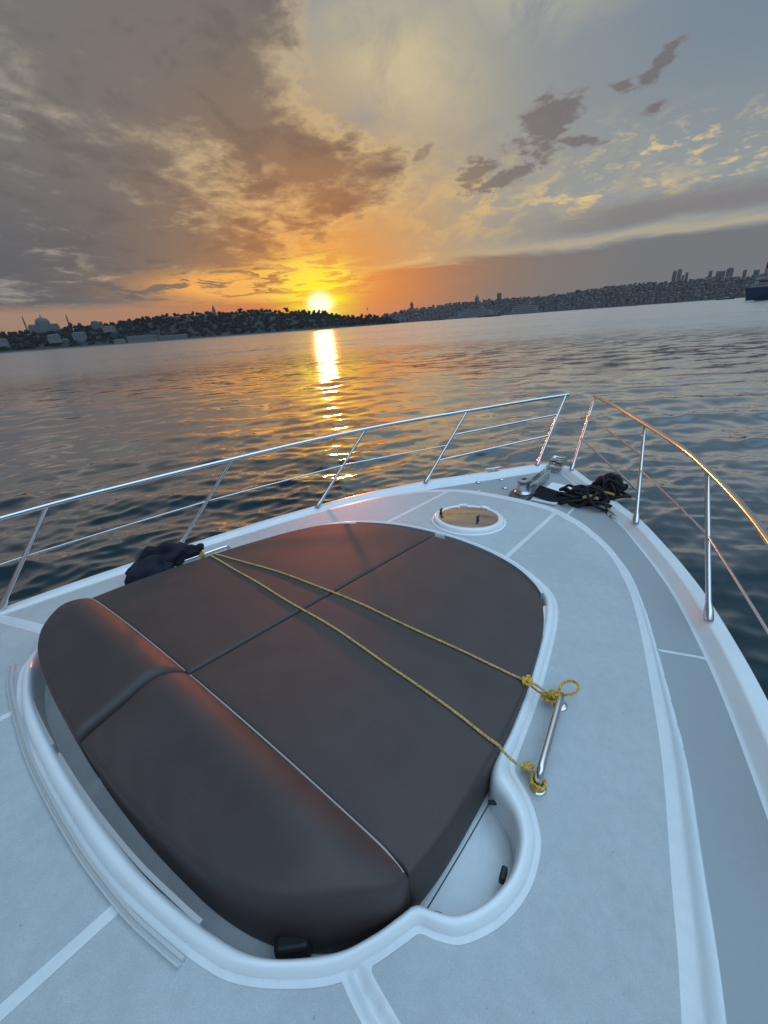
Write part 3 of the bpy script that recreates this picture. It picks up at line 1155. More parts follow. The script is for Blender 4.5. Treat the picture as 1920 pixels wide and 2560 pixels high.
def bow_roller():
    z = -.405
    mb = MB()
    mb.box((4.06, 0, z + .006), (.22, .15, .012))
    for y in (.062, -.062):
        mb.box((4.10, y, z + .04), (.20, .008, .07), taper=.8)
    mb.tube([(4.15, -.058, z + .045), (4.15, 0, z + .045), (4.15, .058, z + .045)], [.034, .022, .034], 16)
    mb.tube([(4.03, -.062, z + .07), (4.03, .062, z + .07)], .008, 10)
    mb.build('bow_roller', M['steel'], YACHT)


bow_roller()


# ------------------------------------------------------------------ cushions
def pad_top(x, y):
    return -0.10 * x - 0.055 * y * y + 0.004 * np.sin(3.1 * x + 1.0) * np.sin(2.7 * y)


def cushion(name, outline, topf, botf, r, label, cat, side_bulge=0.0, group=None):
    """A soft slab: rings shrink from its outline to its middle; its top edge is rounded with radius r."""
    p = np.asarray(outline, float)
    n = len(p)
    area = 0.5 * np.sum(p[:, 0] * np.roll(p[:, 1], -1) - np.roll(p[:, 0], -1) * p[:, 1])
    if area < 0:
        p = p[::-1]
    tg = np.roll(p, -1, 0) - np.roll(p, 1, 0)
    tg /= np.linalg.norm(tg, axis=1)[:, None]
    nin = np.stack([-tg[:, 1], tg[:, 0]], 1)
    for _ in range(4):
        nin = (np.roll(nin, 1, 0) + nin * 2 + np.roll(nin, -1, 0))
        nin /= np.linalg.norm(nin, axis=1)[:, None]
    rings = []
    b = p + nin * 0.012
    rings.append(np.stack([b[:, 0], b[:, 1], botf(b[:, 0], b[:, 1])], 1))
    for f in (0.15, 0.4, 0.65, 0.9):
        q = p - nin * side_bulge * math.sin(math.pi * f)
        zb, zt = botf(p[:, 0], p[:, 1]), topf(p[:, 0], p[:, 1]) - r
        rings.append(np.stack([q[:, 0], q[:, 1], zb + (zt - zb) * f], 1))
    for a in np.linspace(0, math.pi / 2, 7):
        q = p + nin * r * (1 - math.cos(a))
        rings.append(np.stack([q[:, 0], q[:, 1], topf(q[:, 0], q[:, 1]) - r * (1 - math.sin(a))], 1))
    q0 = p + nin * r
    c = q0.mean(0)
    for k in (.97, .93, .88, .82, .75, .67, .58, .48, .38, .28, .18, .09):
        q = c + (q0 - c) * k
        rings.append(np.stack([q[:, 0], q[:, 1], topf(q[:, 0], q[:, 1])], 1))
    V = np.concatenate(rings + [np.array([[c[0], c[1], topf(c[0], c[1])]])])
    F = []
    for i in range(len(rings) - 1):
        for k in range(n):
            l = (k + 1) % n
            F.append((i * n + k, i * n + l, (i + 1) * n + l, (i + 1) * n + k))
    last = (len(rings) - 1) * n
    F += [(last + k, last + (k + 1) % n, len(V) - 1) for k in range(n)]
    F.append(tuple(range(n - 1, -1, -1)))
    mb = MB()
    mb.add(V, F)
    loc = np.array([c[0], c[1], float(np.min(V[:, 2]))])
    o = mb.build(name, M['fabric'], None, sharp=None, loc=loc)
    return tag(o, label, cat, group)


PAD_EDGE = [(0.0, .972), (.12, .985), (.30, .985), (.62, .970), (.92, .928), (1.18, .868), (1.375, .772), (1.49, .640), (1.568, .46), (1.612, .25), (1.625, .05)]
pad_edge = spline(PAD_EDGE, 110)


def line(a, b, n):
    return np.linspace(a, b, n, endpoint=False)[1:]


bot = lambda x, y: roof(x, y) - 0.098
for s, lb in ((1, 'brown padded sun pad cushion on the far port half of the recess'), (-1, 'brown padded sun pad cushion on the near starboard half, under both rope strands')):
    ol = np.concatenate([[(0.0, .0035)], line((0.0, .0035), (0.0, .972), 50), pad_edge, line((1.625, .05), (1.626, .0035), 5), line((1.626, .0035), (0.0, .0035), 80)])
    ol = ol * [1, s]
    cushion('sunpad_cushion', ol, pad_top, bot, 0.014, lb, 'cushion')


_hp = spline([(0, 0), (.05, .024), (.11, .044), (.18, .061), (.26, .072), (.34, .076), (.44, .072), (.6, .057), (.8, .043), (1.0, .026)], 200)
HEAD_PROF = (_hp[:, 0], _hp[:, 1])


def head_top(x, y):
    """Wedge headrest: a steep front rising to a soft crest, then a long slope aft."""
    u = np.clip(-np.asarray(x, float) / 0.335, 0, 1)
    f = np.interp(u, *HEAD_PROF)
    ay = np.abs(y)
    endr = 1 - 0.62 * np.clip((ay - .78) / .20, 0, 1) ** 1.7
    inner = 1 - 0.08 * np.clip((.05 - ay) / .05, 0, 1) ** 2
    return 0.002 - 0.055 * np.asarray(y) ** 2 + f * endr * inner + .003 * np.sin(9 * np.asarray(y) + 1)


HEAD_EDGE = [(-.004, .970), (-.045, .966), (-.095, .935), (-.165, .872), (-.218, .805), (-.262, .722), (-.298, .60), (-.322, .43), (-.336, .27), (-.342, .12), (-.343, .03)]
head_edge = spline(HEAD_EDGE, 90)
def headrest(s, label):
    """Grid of the wedge's top, rounded near its edges, with walls down to the recess floor."""
    hy, hx = head_edge[::-1, 1], head_edge[::-1, 0]
    k = np.argsort(hy, kind='stable')
    vy = .010 + (.9715 - .010) * (1 - (1 - np.linspace(0, 1, 90)) ** 1.6)
    uu = np.linspace(0, 1, 64)
    uu = uu - .10 * np.sin(2 * math.pi * uu) * .6
    xb = np.interp(vy, hy[k], hx[k])
    xf = np.where(vy > .95, -.0012 - (vy - .95) * .3, -.0012)
    X = xf[:, None] + (xb - xf)[:, None] * uu[None, :]
    Y = np.repeat(vy[:, None], len(uu), 1)
    y0 = .003 + .010 * uu ** 1.3
    Y = Y + (y0[None, :] - .010) * np.exp(-(Y - .010) / .05)
    P = np.stack([X.ravel(), Y.ravel()], 1)
    r = .016
    d = np.minimum(seg_dist(P, head_edge), (P[:, 1] - np.tile(y0, len(vy))) * 1.1)
    q = np.clip(1 - d / r, 0, 1)
    crease = .0012 * np.sin(P[:, 1] * 38 + 4 * np.sin(P[:, 0] * 20)) * np.exp(-((P[:, 0] + .30) / .05) ** 2) + .0010 * np.sin(P[:, 1] * 61 + 1.7) * np.exp(-((P[:, 0] + .02) / .02) ** 2)
    Z = head_top(P[:, 0], P[:, 1]) - r * (1 - np.sqrt(1 - q ** 2 * .96)) + crease
    n, m = X.shape
    V = np.stack([P[:, 0], s * P[:, 1], Z], 1)
    idx = np.arange(n * m).reshape(n, m)
    F = [(idx[i, j], idx[i, j + 1], idx[i + 1, j + 1], idx[i + 1, j]) for i in range(n - 1) for j in range(m - 1)]
    rim = list(idx[0, :]) + list(idx[1:, -1]) + list(idx[-1, -2::-1]) + list(idx[-2:0:-1, 0])
    ring = V[rim]
    c = ring[:, :2].mean(0)
    prev = rim
    base = len(V)
    Vs = [V]
    zb = bot(ring[:, 0], ring[:, 1])
    for f in (.12, .35, .65, .9, 1.0):
        bul = 1 - .012 * f ** 2
        q2 = np.stack([c[0] + (ring[:, 0] - c[0]) * bul, c[1] + (ring[:, 1] - c[1]) * bul, ring[:, 2] + (zb - ring[:, 2]) * f], 1)
        cur = list(range(base, base + len(q2)))
        for a_ in range(len(rim)):
            b_ = (a_ + 1) % len(rim)
            F.append((prev[a_], cur[a_], cur[b_], prev[b_]))
        Vs.append(q2)
        base += len(q2)
        prev = cur
    if s > 0:
        F = [f[::-1] for f in F]
    mb = MB()
    mb.add(np.concatenate(Vs), F)
    loc = np.array([-.16, s * .5, -.17])
    o = mb.build('headrest_cushion', M['fabric'], None, sharp=None, loc=loc)
    return tag(o, label, 'cushion')


for s, lb, lp in ((1, 'brown wedge headrest cushion at the far port end', 'port'), (-1, 'brown wedge headrest cushion nearest the camera at the starboard end', 'stb')):
    o = headrest(s, lb)
    y = np.linspace(.018, .962, 50)
    pz = pad_top(np.zeros_like(y), y) + .003
    px_ = np.full_like(y, .0)
    px_[-5:] = [0, -.001, -.003, -.006, -.010]
    mb = MB()
    mb.tube(np.stack([px_, s * y, pz], 1), .0028, 8)
    pp = mb.build('piping', M['piping'], None)
    put(pp, o)
    # stitched seam along the aft top edge
    tg = np.gradient(head_edge, axis=0)
    tg /= np.linalg.norm(tg, axis=1)[:, None]
    nn = np.stack([-tg[:, 1], tg[:, 0]], 1)
    nn = np.where(np.sum(nn * (np.array([-.15, .45]) - head_edge), axis=1)[:, None] > 0, nn, -nn)
    q = head_edge[9:-2] + nn[9:-2] * .018
    mb = MB()
    mb.tube(np.stack([q[:, 0], s * q[:, 1], head_top(q[:, 0], q[:, 1]) - .0012], 1), .0013, 6)
    pp = mb.build('stitched_seam', M['stitch'], None)
    put(pp, o)


# ------------------------------------------------------------------ the yellow rope
def laid_rope(mb, path, r, pitch=0.03, strands=3):
    """Three strands twisted round the path."""
    p = np.asarray(path, float)
    s = np.concatenate([[0], np.cumsum(np.linalg.norm(np.diff(p, axis=0), axis=1))])
    n = max(12, int(s[-1] / (pitch / 8)))
    u = np.linspace(0, s[-1], n)
    p = np.stack([np.interp(u, s, p[:, k]) for k in range(3)], 1)
    tg = np.gradient(p, axis=0)
    tg /= np.linalg.norm(tg, axis=1)[:, None] + 1e-12
    a = np.cross(tg, [0.03, 0.02, 1.0])
    a /= np.linalg.norm(a, axis=1)[:, None] + 1e-9
    b = np.cross(tg, a)
    for k in range(strands):
        ph = 2 * math.pi * (u / pitch + k / strands)
        q = p + (np.cos(ph)[:, None] * a + np.sin(ph)[:, None] * b) * r * 0.5
        mb.tube(q, r * 0.56, 6)


def strand(a, b, via, r=.0052):
    """From a to b, lying on the pad where the pad is in the way."""
    k = np.linspace(0, 1, 120)
    xy = spline(np.array([a[:2], *via, b[:2]]), 120)
    ts = np.linspace(0, 1, 120)
    xy[:, 0] += .0035 * np.sin(ts * 23 + a[0] * 40) * np.sin(math.pi * ts) + .005 * np.sin(ts * 9 + b[0] * 30) * np.sin(math.pi * ts)
    z = a[2] + (b[2] - a[2]) * ts
    on = (np.abs(xy[:, 1]) < .985)
    zz = np.where(on, np.maximum(z * 0 + pad_top(xy[:, 0], xy[:, 1]) + r * 1.05, z), z)
    # ease over the pad's edge
    for _ in range(10):
        sm_ = zz.copy()
        sm_[1:-1] = (zz[:-2] + zz[2:]) / 2
        zz = np.where(on, np.maximum(sm_, pad_top(xy[:, 0], xy[:, 1]) + r), sm_)
        zz[0], zz[-1] = a[2], b[2]
    return np.stack([xy[:, 0], xy[:, 1], zz], 1)


def knot(c, size, n, seed, r=.0046):
    g = np.random.default_rng(seed)
    mb = MB()
    for i in range(n):
        ax = g.normal(size=3)
        ax /= np.linalg.norm(ax)
        u = np.cross(ax, [.3, .5, .8])
        u /= np.linalg.norm(u)
        v = np.cross(ax, u)
        t = np.linspace(0, 2 * math.pi, 28, endpoint=False)
        R_ = size * (.5 + .5 * g.random())
        cc = np.array(c) + g.normal(size=3) * size * .3
        q = cc + R_ * (np.cos(t)[:, None] * u * (1 + .2 * g.normal()) + np.sin(t)[:, None] * v * (.55 + .3 * g.random()))
        mb.tube(q, r, 7, closed=True)
    return mb


def yellow_rope():
    root = thing('yellow_rope', (.63, 0, -.06), 'yellow twisted rope stretched across the sun pad between the two grab handles', 'rope')
    hb = lambda x: 1.108 - (x - .462) * (.046 / .35)
    A = np.array([.64, hb(.64), roof(.64, 1.085) + .062])
    F1 = np.array([.800, -1.045, roof(.81, 1.06) + .045])
    F2 = np.array([.478, -1.088, roof(.47, 1.1) + .035])
    mb = MB()
    laid_rope(mb, strand(A, F1, [(.690, .42), (.722, .0), (.735, -.58), (.755, -.94)]), .0047)
    put(mb.build('strand', M['rope'], None), root)
    mb = MB()
    laid_rope(mb, strand(A, F2, [(.575, .52), (.533, .03), (.470, -.75), (.446, -.985)]), .0047)
    put(mb.build('strand', M['rope'], None), root)
    put(knot(A, .022, 7, 3, .0055).build('knot', M['knot'], None), root)
    k1 = knot(F1 + [-.004, .012, 0], .024, 9, 4)
    # the bight left standing off the handle
    t = np.linspace(-.3, math.pi * 2 - .5, 40)
    c = F1 + np.array([.055, -.03, .012])
    laid_rope(k1, np.stack([c[0] + .045 * np.cos(t + 2.6), c[1] + .030 * np.sin(t + 2.6), c[2] + .012 * np.sin(t)], 1), .005)
    put(k1.build('knot', M['knot'], None), root)
    k3 = knot(np.array([.762, -.955, pad_top(.76, -.95) + .004]), .018, 6, 9)
    laid_rope(k3, spline([(.765, -.955, -.135), (.772, -1.0, -.16), (.790, -1.03, -.165), (F1[0], F1[1], F1[2])], 30), .005)
    put(k3.build('knot', M['knot'], None), root)
    k2 = knot(F2 + [.006, .022, -.002], .017, 6, 5)
    t = np.linspace(0, 2 * math.pi * 2.6, 70)
    laid_rope(k2, np.stack([.462 + .020 * np.cos(t), -1.108 + .020 * np.sin(t), roof(.462, 1.108) + .008 + .024 * t / t[-1]], 1), .005)
    put(k2.build('knot', M['knot'], None), root)


yellow_rope()


# ------------------------------------------------------------------ navy cloth and the black rope pile
def lumpy_sweep(mb, pts, radii, seed, seg=36, n=60, flat=.75, amp=.16):
    g = np.random.default_rng(seed)
    p = spline(pts, n)
    r = np.interp(np.linspace(0, 1, n), np.linspace(0, 1, len(radii)), radii)
    tg = np.gradient(p, axis=0)
    tg /= np.linalg.norm(tg, axis=1)[:, None]
    a = np.cross(tg, [0, 0, 1.0])
    a /= np.linalg.norm(a, axis=1)[:, None]
    b = np.cross(a, tg)
    ang = np.arange(seg) * 2 * math.pi / seg
    ks = [(g.integers(2, 7), g.normal() * 7, g.random() * 6.28, g.random()) for _ in range(9)]
    rings = []
    for i in range(n):
        s = i / (n - 1)
        f = np.ones(seg)
        for m_, w, ph, am in ks:
            f += amp * am * .55 * np.sin(m_ * ang + w * s * 2 + ph)
        f += amp * .5 * np.abs(np.sin(ang * 4 + 9 * s + 2 * np.sin(7 * s)))
        rr = r[i] * f
        rings.append(p[i] + (np.cos(ang) * rr)[:, None] * a[i] + (np.sin(ang) * rr * flat)[:, None] * b[i])
    V = np.concatenate(rings)
    F = [(i * seg + k, i * seg + (k + 1) % seg, (i + 1) * seg + (k + 1) % seg, (i + 1) * seg + k) for i in range(n - 1) for k in range(seg)]
    F += [tuple(range(seg - 1, -1, -1)), tuple((n - 1) * seg + k for k in range(seg))]
    mb.add(V, F)


mb = MB()
lumpy_sweep(mb, [(.255, 1.27, -.150), (.30, 1.23, -.125), (.37, 1.19, -.105), (.47, 1.150, -.100), (.56, 1.122, -.104), (.632, 1.094, -.128)], [.006, .034, .072, .072, .046, .020], 2, flat=1.0, amp=.30)
lumpy_sweep(mb, [(.225, 1.115, -.190), (.25, 1.105, -.155), (.30, 1.100, -.135), (.36, 1.105, -.128), (.46, 1.120, -.14)], [.03, .080, .092, .085, .03], 5, flat=.95, amp=.18)
lumpy_sweep(mb, [(.40, 1.235, -.155), (.50, 1.205, -.125), (.58, 1.155, -.11), (.63, 1.10, -.118)], [.02, .05, .045, .015], 17, n=40, flat=.8, amp=.30)
lumpy_sweep(mb, [(.625, 1.098, -.118), (.648, 1.096, -.100), (.668, 1.105, -.098)], [.016, .022, .008], 8, n=20, flat=1.0, amp=.3)
o = mb.build('cloth_bundle', M['navy'], None, sharp=None, loc=(.40, 1.15, -.22))
tag(o, 'crumpled navy cloth bundle tied to the far grab handle by the yellow rope', 'cloth')


def black_rope_pile():
    root = thing('rope_pile', (3.42, -.50, SIDE + .02), 'black mooring rope heaped on the starboard bow beside the windlass', 'rope')
    g = np.random.default_rng(21)
    zd = SIDE + .02
    mb = MB()
    for i in range(20):
        c = np.array([3.34 + g.normal() * .055, -.475 + g.normal() * .085, zd + .02 + abs(g.normal()) * .035])
        R_ = .04 + .055 * g.random()
        tilt = g.normal() * .5
        t = np.linspace(0, 2 * math.pi, 30, endpoint=False)
        ph = g.random() * 6.28
        q = np.stack([c[0] + R_ * np.cos(t + ph), c[1] + R_ * 1.25 * np.sin(t + ph), np.maximum(zd, c[2] + R_ * tilt * np.cos(t) + .01 * np.sin(3 * t))], 1)
        mb.tube(q, .0125, 8, closed=True)
    # the tall end of the heap
    for i in range(20):
        c = np.array([3.50 + g.normal() * .03, -.63 + g.normal() * .05, zd + .06 + .07 * g.random()])
        ax = np.array([g.normal(), g.normal(), g.normal() * .6])
        ax /= np.linalg.norm(ax)
        u = np.cross(ax, [.1, .2, 1])
        u /= np.linalg.norm(u)
        v = np.cross(ax, u)
        t = np.linspace(0, 2 * math.pi, 26, endpoint=False)
        R_ = .045 + .04 * g.random()
        q = c + R_ * (np.cos(t)[:, None] * u + np.sin(t)[:, None] * v * .8)
        q[:, 2] = np.maximum(q[:, 2], zd)
        mb.tube(q, .0125, 8, closed=True)
    # loops reaching out over the toe rail
    t = np.linspace(0, 2 * math.pi, 50, endpoint=False)
    mb.tube(np.stack([3.43 + .10 * np.cos(t) + .02, -.70 + .11 * np.sin(t), zd + .06 + .02 * np.sin(2 * t)], 1), .014, 9, closed=True)
    mb.tube(np.stack([3.30 + .09 * np.cos(t), -.63 + .11 * np.sin(t), zd + .03 + .02 * np.cos(2 * t)], 1), .014, 9, closed=True)
    put(mb.build('coil', M['blackrope'], None), root)
    # runs of line from the windlass
    mb = MB()
    for k in range(6):
        y0 = .02 - .02 * k
        pts = [(3.42 - .05 * k, -.05 - .006 * k, zd + .03), (3.40 - .045 * k, -.15, zd + .02), (3.37 - .04 * k, -.28, zd + .016), (3.36 - .02 * k + .01 * g.normal(), -.40, zd + .03)]
        mb.tube(spline(pts, 26), .0115, 8)
    put(mb.build('line', M['blackrope'], None), root)
    mb = MB()
    mb.tube(spline([(3.30, -.47, zd + .095), (3.33, -.55, zd + .10), (3.37, -.66, zd + .09), (3.38, -.70, zd + .075)], 24), .011, 8)
    put(mb.build('tan_line', M['tan'], None), root)
    mb = MB()
    lumpy_sweep(mb, [(3.22, -.49, zd + .07), (3.25, -.54, zd + .075), (3.28, -.60, zd + .06)], [.01, .028, .012], 3, n=24, seg=20)
    put(mb.build('tan_line', M['tan'], None), root)
    mb = MB()
    lumpy_sweep(mb, [(3.52, -.56, zd + .13), (3.54, -.62, zd + .165), (3.50, -.69, zd + .15), (3.46, -.75, zd + .11)], [.02, .05, .05, .01], 12, n=40, amp=.3)
    lumpy_sweep(mb, [(3.28, -.42, zd + .05), (3.34, -.52, zd + .07), (3.44, -.62, zd + .07)], [.03, .07, .05], 13, n=40, amp=.3)
    put(mb.build('canvas_bag', M['blackrope'], None), root)


black_rope_pile()

# ------------------------------------------------------------------ far shores
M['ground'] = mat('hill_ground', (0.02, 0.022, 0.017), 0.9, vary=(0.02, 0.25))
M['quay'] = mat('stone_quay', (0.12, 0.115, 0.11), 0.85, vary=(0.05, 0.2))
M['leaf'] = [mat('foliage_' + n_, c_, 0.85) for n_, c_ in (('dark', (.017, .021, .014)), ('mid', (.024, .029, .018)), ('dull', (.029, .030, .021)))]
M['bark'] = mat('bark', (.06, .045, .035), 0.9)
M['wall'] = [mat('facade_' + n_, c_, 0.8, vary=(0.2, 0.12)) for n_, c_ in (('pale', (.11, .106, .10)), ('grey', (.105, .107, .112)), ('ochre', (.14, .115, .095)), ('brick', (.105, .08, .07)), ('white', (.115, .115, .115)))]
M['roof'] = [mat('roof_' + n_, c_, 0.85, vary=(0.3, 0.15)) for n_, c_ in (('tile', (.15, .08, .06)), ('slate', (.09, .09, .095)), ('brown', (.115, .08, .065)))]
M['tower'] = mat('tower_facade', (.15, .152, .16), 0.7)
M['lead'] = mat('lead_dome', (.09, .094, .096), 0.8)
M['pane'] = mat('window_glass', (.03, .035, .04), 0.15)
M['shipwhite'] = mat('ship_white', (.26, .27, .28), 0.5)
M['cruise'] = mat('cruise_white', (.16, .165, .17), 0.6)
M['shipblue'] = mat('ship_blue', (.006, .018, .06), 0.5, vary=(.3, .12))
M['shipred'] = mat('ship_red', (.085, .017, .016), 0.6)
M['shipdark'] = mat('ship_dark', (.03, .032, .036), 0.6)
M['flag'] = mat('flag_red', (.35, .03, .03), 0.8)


def foam_material():
    m = mat('foam', (.55, .57, .58), 0.8)
    return m


M['foam'] = foam_material()
D_LEFT, D_RIGHT = 1500.0, 2250.0
LEFT = [(-420, 838), (-150, 834), (0, 832), (75, 830), (150, 822), (200, 814), (262, 811), (320, 804), (350, 800), (375, 795), (410, 790), (440, 786), (500, 783), (548, 780), (600, 777), (650, 775), (690, 777),
        (715, 774), (745, 777), (790, 779), (850, 784), (870, 790), (900, 794), (925, 788), (950, 792), (975, 795), (995, 802)]
RIGHTP = [(900, 798), (945, 788), (970, 785), (1000, 779), (1031, 771), (1060, 770), (1090, 764), (1120, 758), (1160, 755), (1192, 752), (1246, 747), (1300, 744), (1350, 742), (1400, 735), (1450, 726), (1510, 718),
          (1560, 712), (1620, 708), (1665, 706), (1715, 699), (1760, 696), (1820, 694), (1880, 692), (1930, 690), (2050, 676), (2300, 650)]


def hill(name, prof, D, depth, cut, m, slope=0.8):
    """A hill with a quay along the water; prof is its skyline. Returns a function azimuth, 0..1 up the slope -> point."""
    az = np.array([azimuth(p) for p, _ in prof])
    zt = np.array([at(p, y, D + depth)[2] - cut for p, y in prof])
    o = np.argsort(az)
    az, zt = az[o], zt[o]
    a = np.linspace(az[0], az[-1], 420)
    top = np.interp(a, az, zt)
    top = np.maximum(np.convolve(np.pad(top, 4, 'edge'), np.ones(9) / 9, 'valid'), SEA + 3)
    S = np.array([0, 0, .03, .12, .25, .4, .6, .8, 1.0, 1.25, 1.7])
    H = np.array([0, 0, 0, .10, .24, .42, .66, .86, 1.0, .92, .3])
    X = []
    for ai, ti in zip(a, top):
        base = SEA + 2.4
        row = []
        for k, (s_, h_) in enumerate(zip(S, H)):
            z = SEA - 1.0 if k == 0 else base + (ti - base) * h_
            row.append(place(ai, D + depth * s_ - (0.0 if k else 0.6), z))
        X.append(row)
    X = np.array(X)
    g = np.random.default_rng(len(name))
    X[:, 3:8, 2] += g.normal(size=X[:, 3:8, 2].shape) * 0.6
    mb = MB()
    mb.loft(X)
    mb.m = [1 if (i % 10) < 2 else 0 for i in range(len(mb.f))]
    ob = mb.build(name, [m, M['quay']], None, sharp=40)
    tag(ob, kind='structure')

    def spot(azm, s_):
        ti = float(np.interp(azm, a, top))
        return place(azm, D + depth * s_, SEA + 2.4 + (ti - SEA - 2.4) * float(np.interp(s_, S[1:], H[1:])))
    return spot, (float(a[0]), float(a[-1]))


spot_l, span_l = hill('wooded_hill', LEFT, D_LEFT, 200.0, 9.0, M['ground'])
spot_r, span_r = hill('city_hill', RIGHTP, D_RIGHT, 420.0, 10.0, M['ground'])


def lmesh(mb, name, mats, root=None, smooth=False, sharp=35):
    """A mesh in the local frame of root (x away from the viewer, y to the left)."""
    ob = mb.build(name, mats, None, smooth=smooth, sharp=sharp)
    if root is not None:
        ob.parent = root
    return ob


def far_thing(name, azm, dist, z, label, cat, group=None, turn=0.0):
    p = place(azm, dist, z)
    ob = thing(name, tuple(p), label, cat, group)
    ob.rotation_euler = (0, 0, azm + turn)
    return ob


def crown(mb, c, rx, rz, n, size, g, lumps=7):
    """Leaf clumps through a lumpy crown."""
    cs = [(np.array(c), 1.0)]
    for _ in range(lumps):
        d = g.normal(size=3)
        d /= np.linalg.norm(d)
        cs.append((np.array(c) + d * [rx * .6, rx * .6, rz * .55], .35 + .3 * g.random()))
    V, F = [], []
    for i in range(n):
        cc, k = cs[g.integers(len(cs))]
        d = g.normal(size=3)
        d /= np.linalg.norm(d)
        p = cc + d * np.array([rx, rx, rz]) * k * (.55 + .45 * g.random()) * (.72 if k == 1.0 else 1.0)
        u = g.normal(size=3)
        u /= np.linalg.norm(u)
        v = np.cross(u, g.normal(size=3))
        v /= np.linalg.norm(v) + 1e-9
        s_ = size * (.5 + g.random())
        b = len(V)
        V += [p - u * s_, p + v * s_ * .8, p + u * s_ * .9, p - v * s_ * .7]
        F += [(b, b + 1, b + 2, b + 3)]
    mb.add(V, F)


tree_protos = []
for k in range(8):
    g = np.random.default_rng(40 + k)
    mb = MB()
    h = 5.0 + 1.6 * g.random()
    rx = 4.6 + 2.6 * g.random()
    tall = k == 6
    umbrella = k == 7
    rz = 8.0 if tall else (2.6 if umbrella else 4.6 + 1.4 * g.random())
    if umbrella:
        h = 10.0
    if tall:
        rx = 2.0
    crown(mb, (0, 0, h if not tall else 8), rx, rz, 340, 1.2, g)
    nb = len(mb.f)
    mb.tube([(0, 0, -3), (0.1, 0, h * .4), (0.2, .1, h * .9)], [.5, .38, .15], 6)
    for q in range(3):
        an = q * 2.1 + g.random()
        mb.tube([(.1, 0, h * .5), (rx * .5 * math.cos(an), rx * .5 * math.sin(an), h * .95)], [.22, .06], 5)
    mb.m = [0] * nb + [1] * (len(mb.f) - nb)
    ob = mb.build('tree', [M['leaf'][k % 3], M['bark']], None, smooth=False)
    tree_protos.append(ob.data)
    bpy.data.objects.remove(ob)


def add_tree(azm, s_, spot, k, sc_, label, group, sz=1.0):
    p = spot(azm, s_)
    ob = bpy.data.objects.new('tree', tree_protos[k])
    COL.objects.link(ob)
    ob.location = p
    ob.rotation_euler = (0, 0, random.random() * 6.28)
    ob.scale = (sc_, sc_, sc_ * sz)
    return tag(ob, label, 'tree', group)


g = np.random.default_rng(5)
shore = [azimuth(p) for p in np.arange(-40, 985, 10.5)]
for q, azm in enumerate(shore):                # the skyline trees
    if q % 13 == 7:
        continue
    k = int(g.integers(0, 6))
    sc_ = 1.0 + .55 * g.random()
    add_tree(azm + g.normal() * .0012, .97 + .1 * g.random(), spot_l, k, sc_, 'dark tree standing on the skyline of the wooded hill across the water', 'trees along the hill skyline', .85 + .3 * g.random())
for q in range(165):                           # the trees down the slope
    azm = azimuth(-30 + 1000 * (q + g.random()) / 165.0)
    s_ = .10 + .8 * g.random() ** 1.2
    add_tree(azm, s_, spot_l, int(g.integers(0, 7)), .75 + .45 * g.random(), 'dark tree on the slope of the wooded hill between the water and its skyline', 'trees on the hillside')
for px_, lb in ((722, 'lone round-headed pine standing up just left of the setting sun'), (611, 'flat-topped pine on the hill skyline left of the pale palace wall')):
    ob = add_tree(azimuth(px_), 1.0, spot_l, 7, 1.35, lb, None)
for px_, hh, k in ((752, 1.15, 3), (764, 1.25, 1), (778, 1.2, 4)):
    add_tree(azimuth(px_), 1.0, spot_l, k, hh, 'broad dark tree in the clump directly under the setting sun', 'trees under the sun')
mb = MB()
for q in range(1150):
    azm = span_l[0] + (span_l[1] - span_l[0]) * g.random()
    s_ = .07 + .98 * g.random()
    p = spot_l(azm, s_)
    crown(mb, p + [0, 0, 3.0], 9.0, 4.2, 62, 2.3, g, 4)
tag(mb.build('woodland', M['leaf'][0], None, smooth=False), kind='stuff')
tree_right = []
for q in range(46):
    azm = azimuth(960 + 980 * (q + g.random()) / 46.0)
    add_tree(azm, .15 + .9 * g.random(), spot_r, int(g.integers(0, 6)), 1.0 + .5 * g.random(), 'dark tree among the houses of the hazy city hill', 'trees between the city houses')

# ---- houses
house_protos = []
for k in range(10):
    g2 = np.random.default_rng(80 + k)
    w, d, h = 9 + 8 * g2.random(), 10 + 4 * g2.random(), 9 + 10 * g2.random()
    mb = MB()
    mb.box((0, 0, h / 2 - 4), (d, w, h + 8), 0)
    if k % 3 == 0:
        mb.box((0, 0, h + .4), (d + .6, w + .6, .8), 1)
        mb.box((1, w * .2, h + 1.8), (3, 3, 2.2), 0)
    else:
        rh = 2.2 + g2.random()
        mb.add([(-d / 2 - .4, -w / 2 - .4, h), (d / 2 + .4, -w / 2 - .4, h), (d / 2 + .4, w / 2 + .4, h), (-d / 2 - .4, w / 2 + .4, h), (0, -w * .22, h + rh), (0, w * .22, h + rh)],
               [(0, 1, 4), (1, 2, 5, 4), (2, 3, 5), (3, 0, 4, 5), (3, 2, 1, 0)], 1)
    nf = max(2, int(h / 3.1))
    nw = max(3, int(w / 2.6))
    for i in range(nf):
        for j in range(nw):
            yy = -w / 2 + (j + .5) * w / nw
            mb.box((-d / 2 - .02, yy, 1.9 + i * 3.1), (.12, 1.1, 1.7), 2)
    ob = mb.build('house', [M['wall'][k % 5], M['roof'][k % 3], M['pane']], None, smooth=False)
    house_protos.append(ob.data)
    bpy.data.objects.remove(ob)

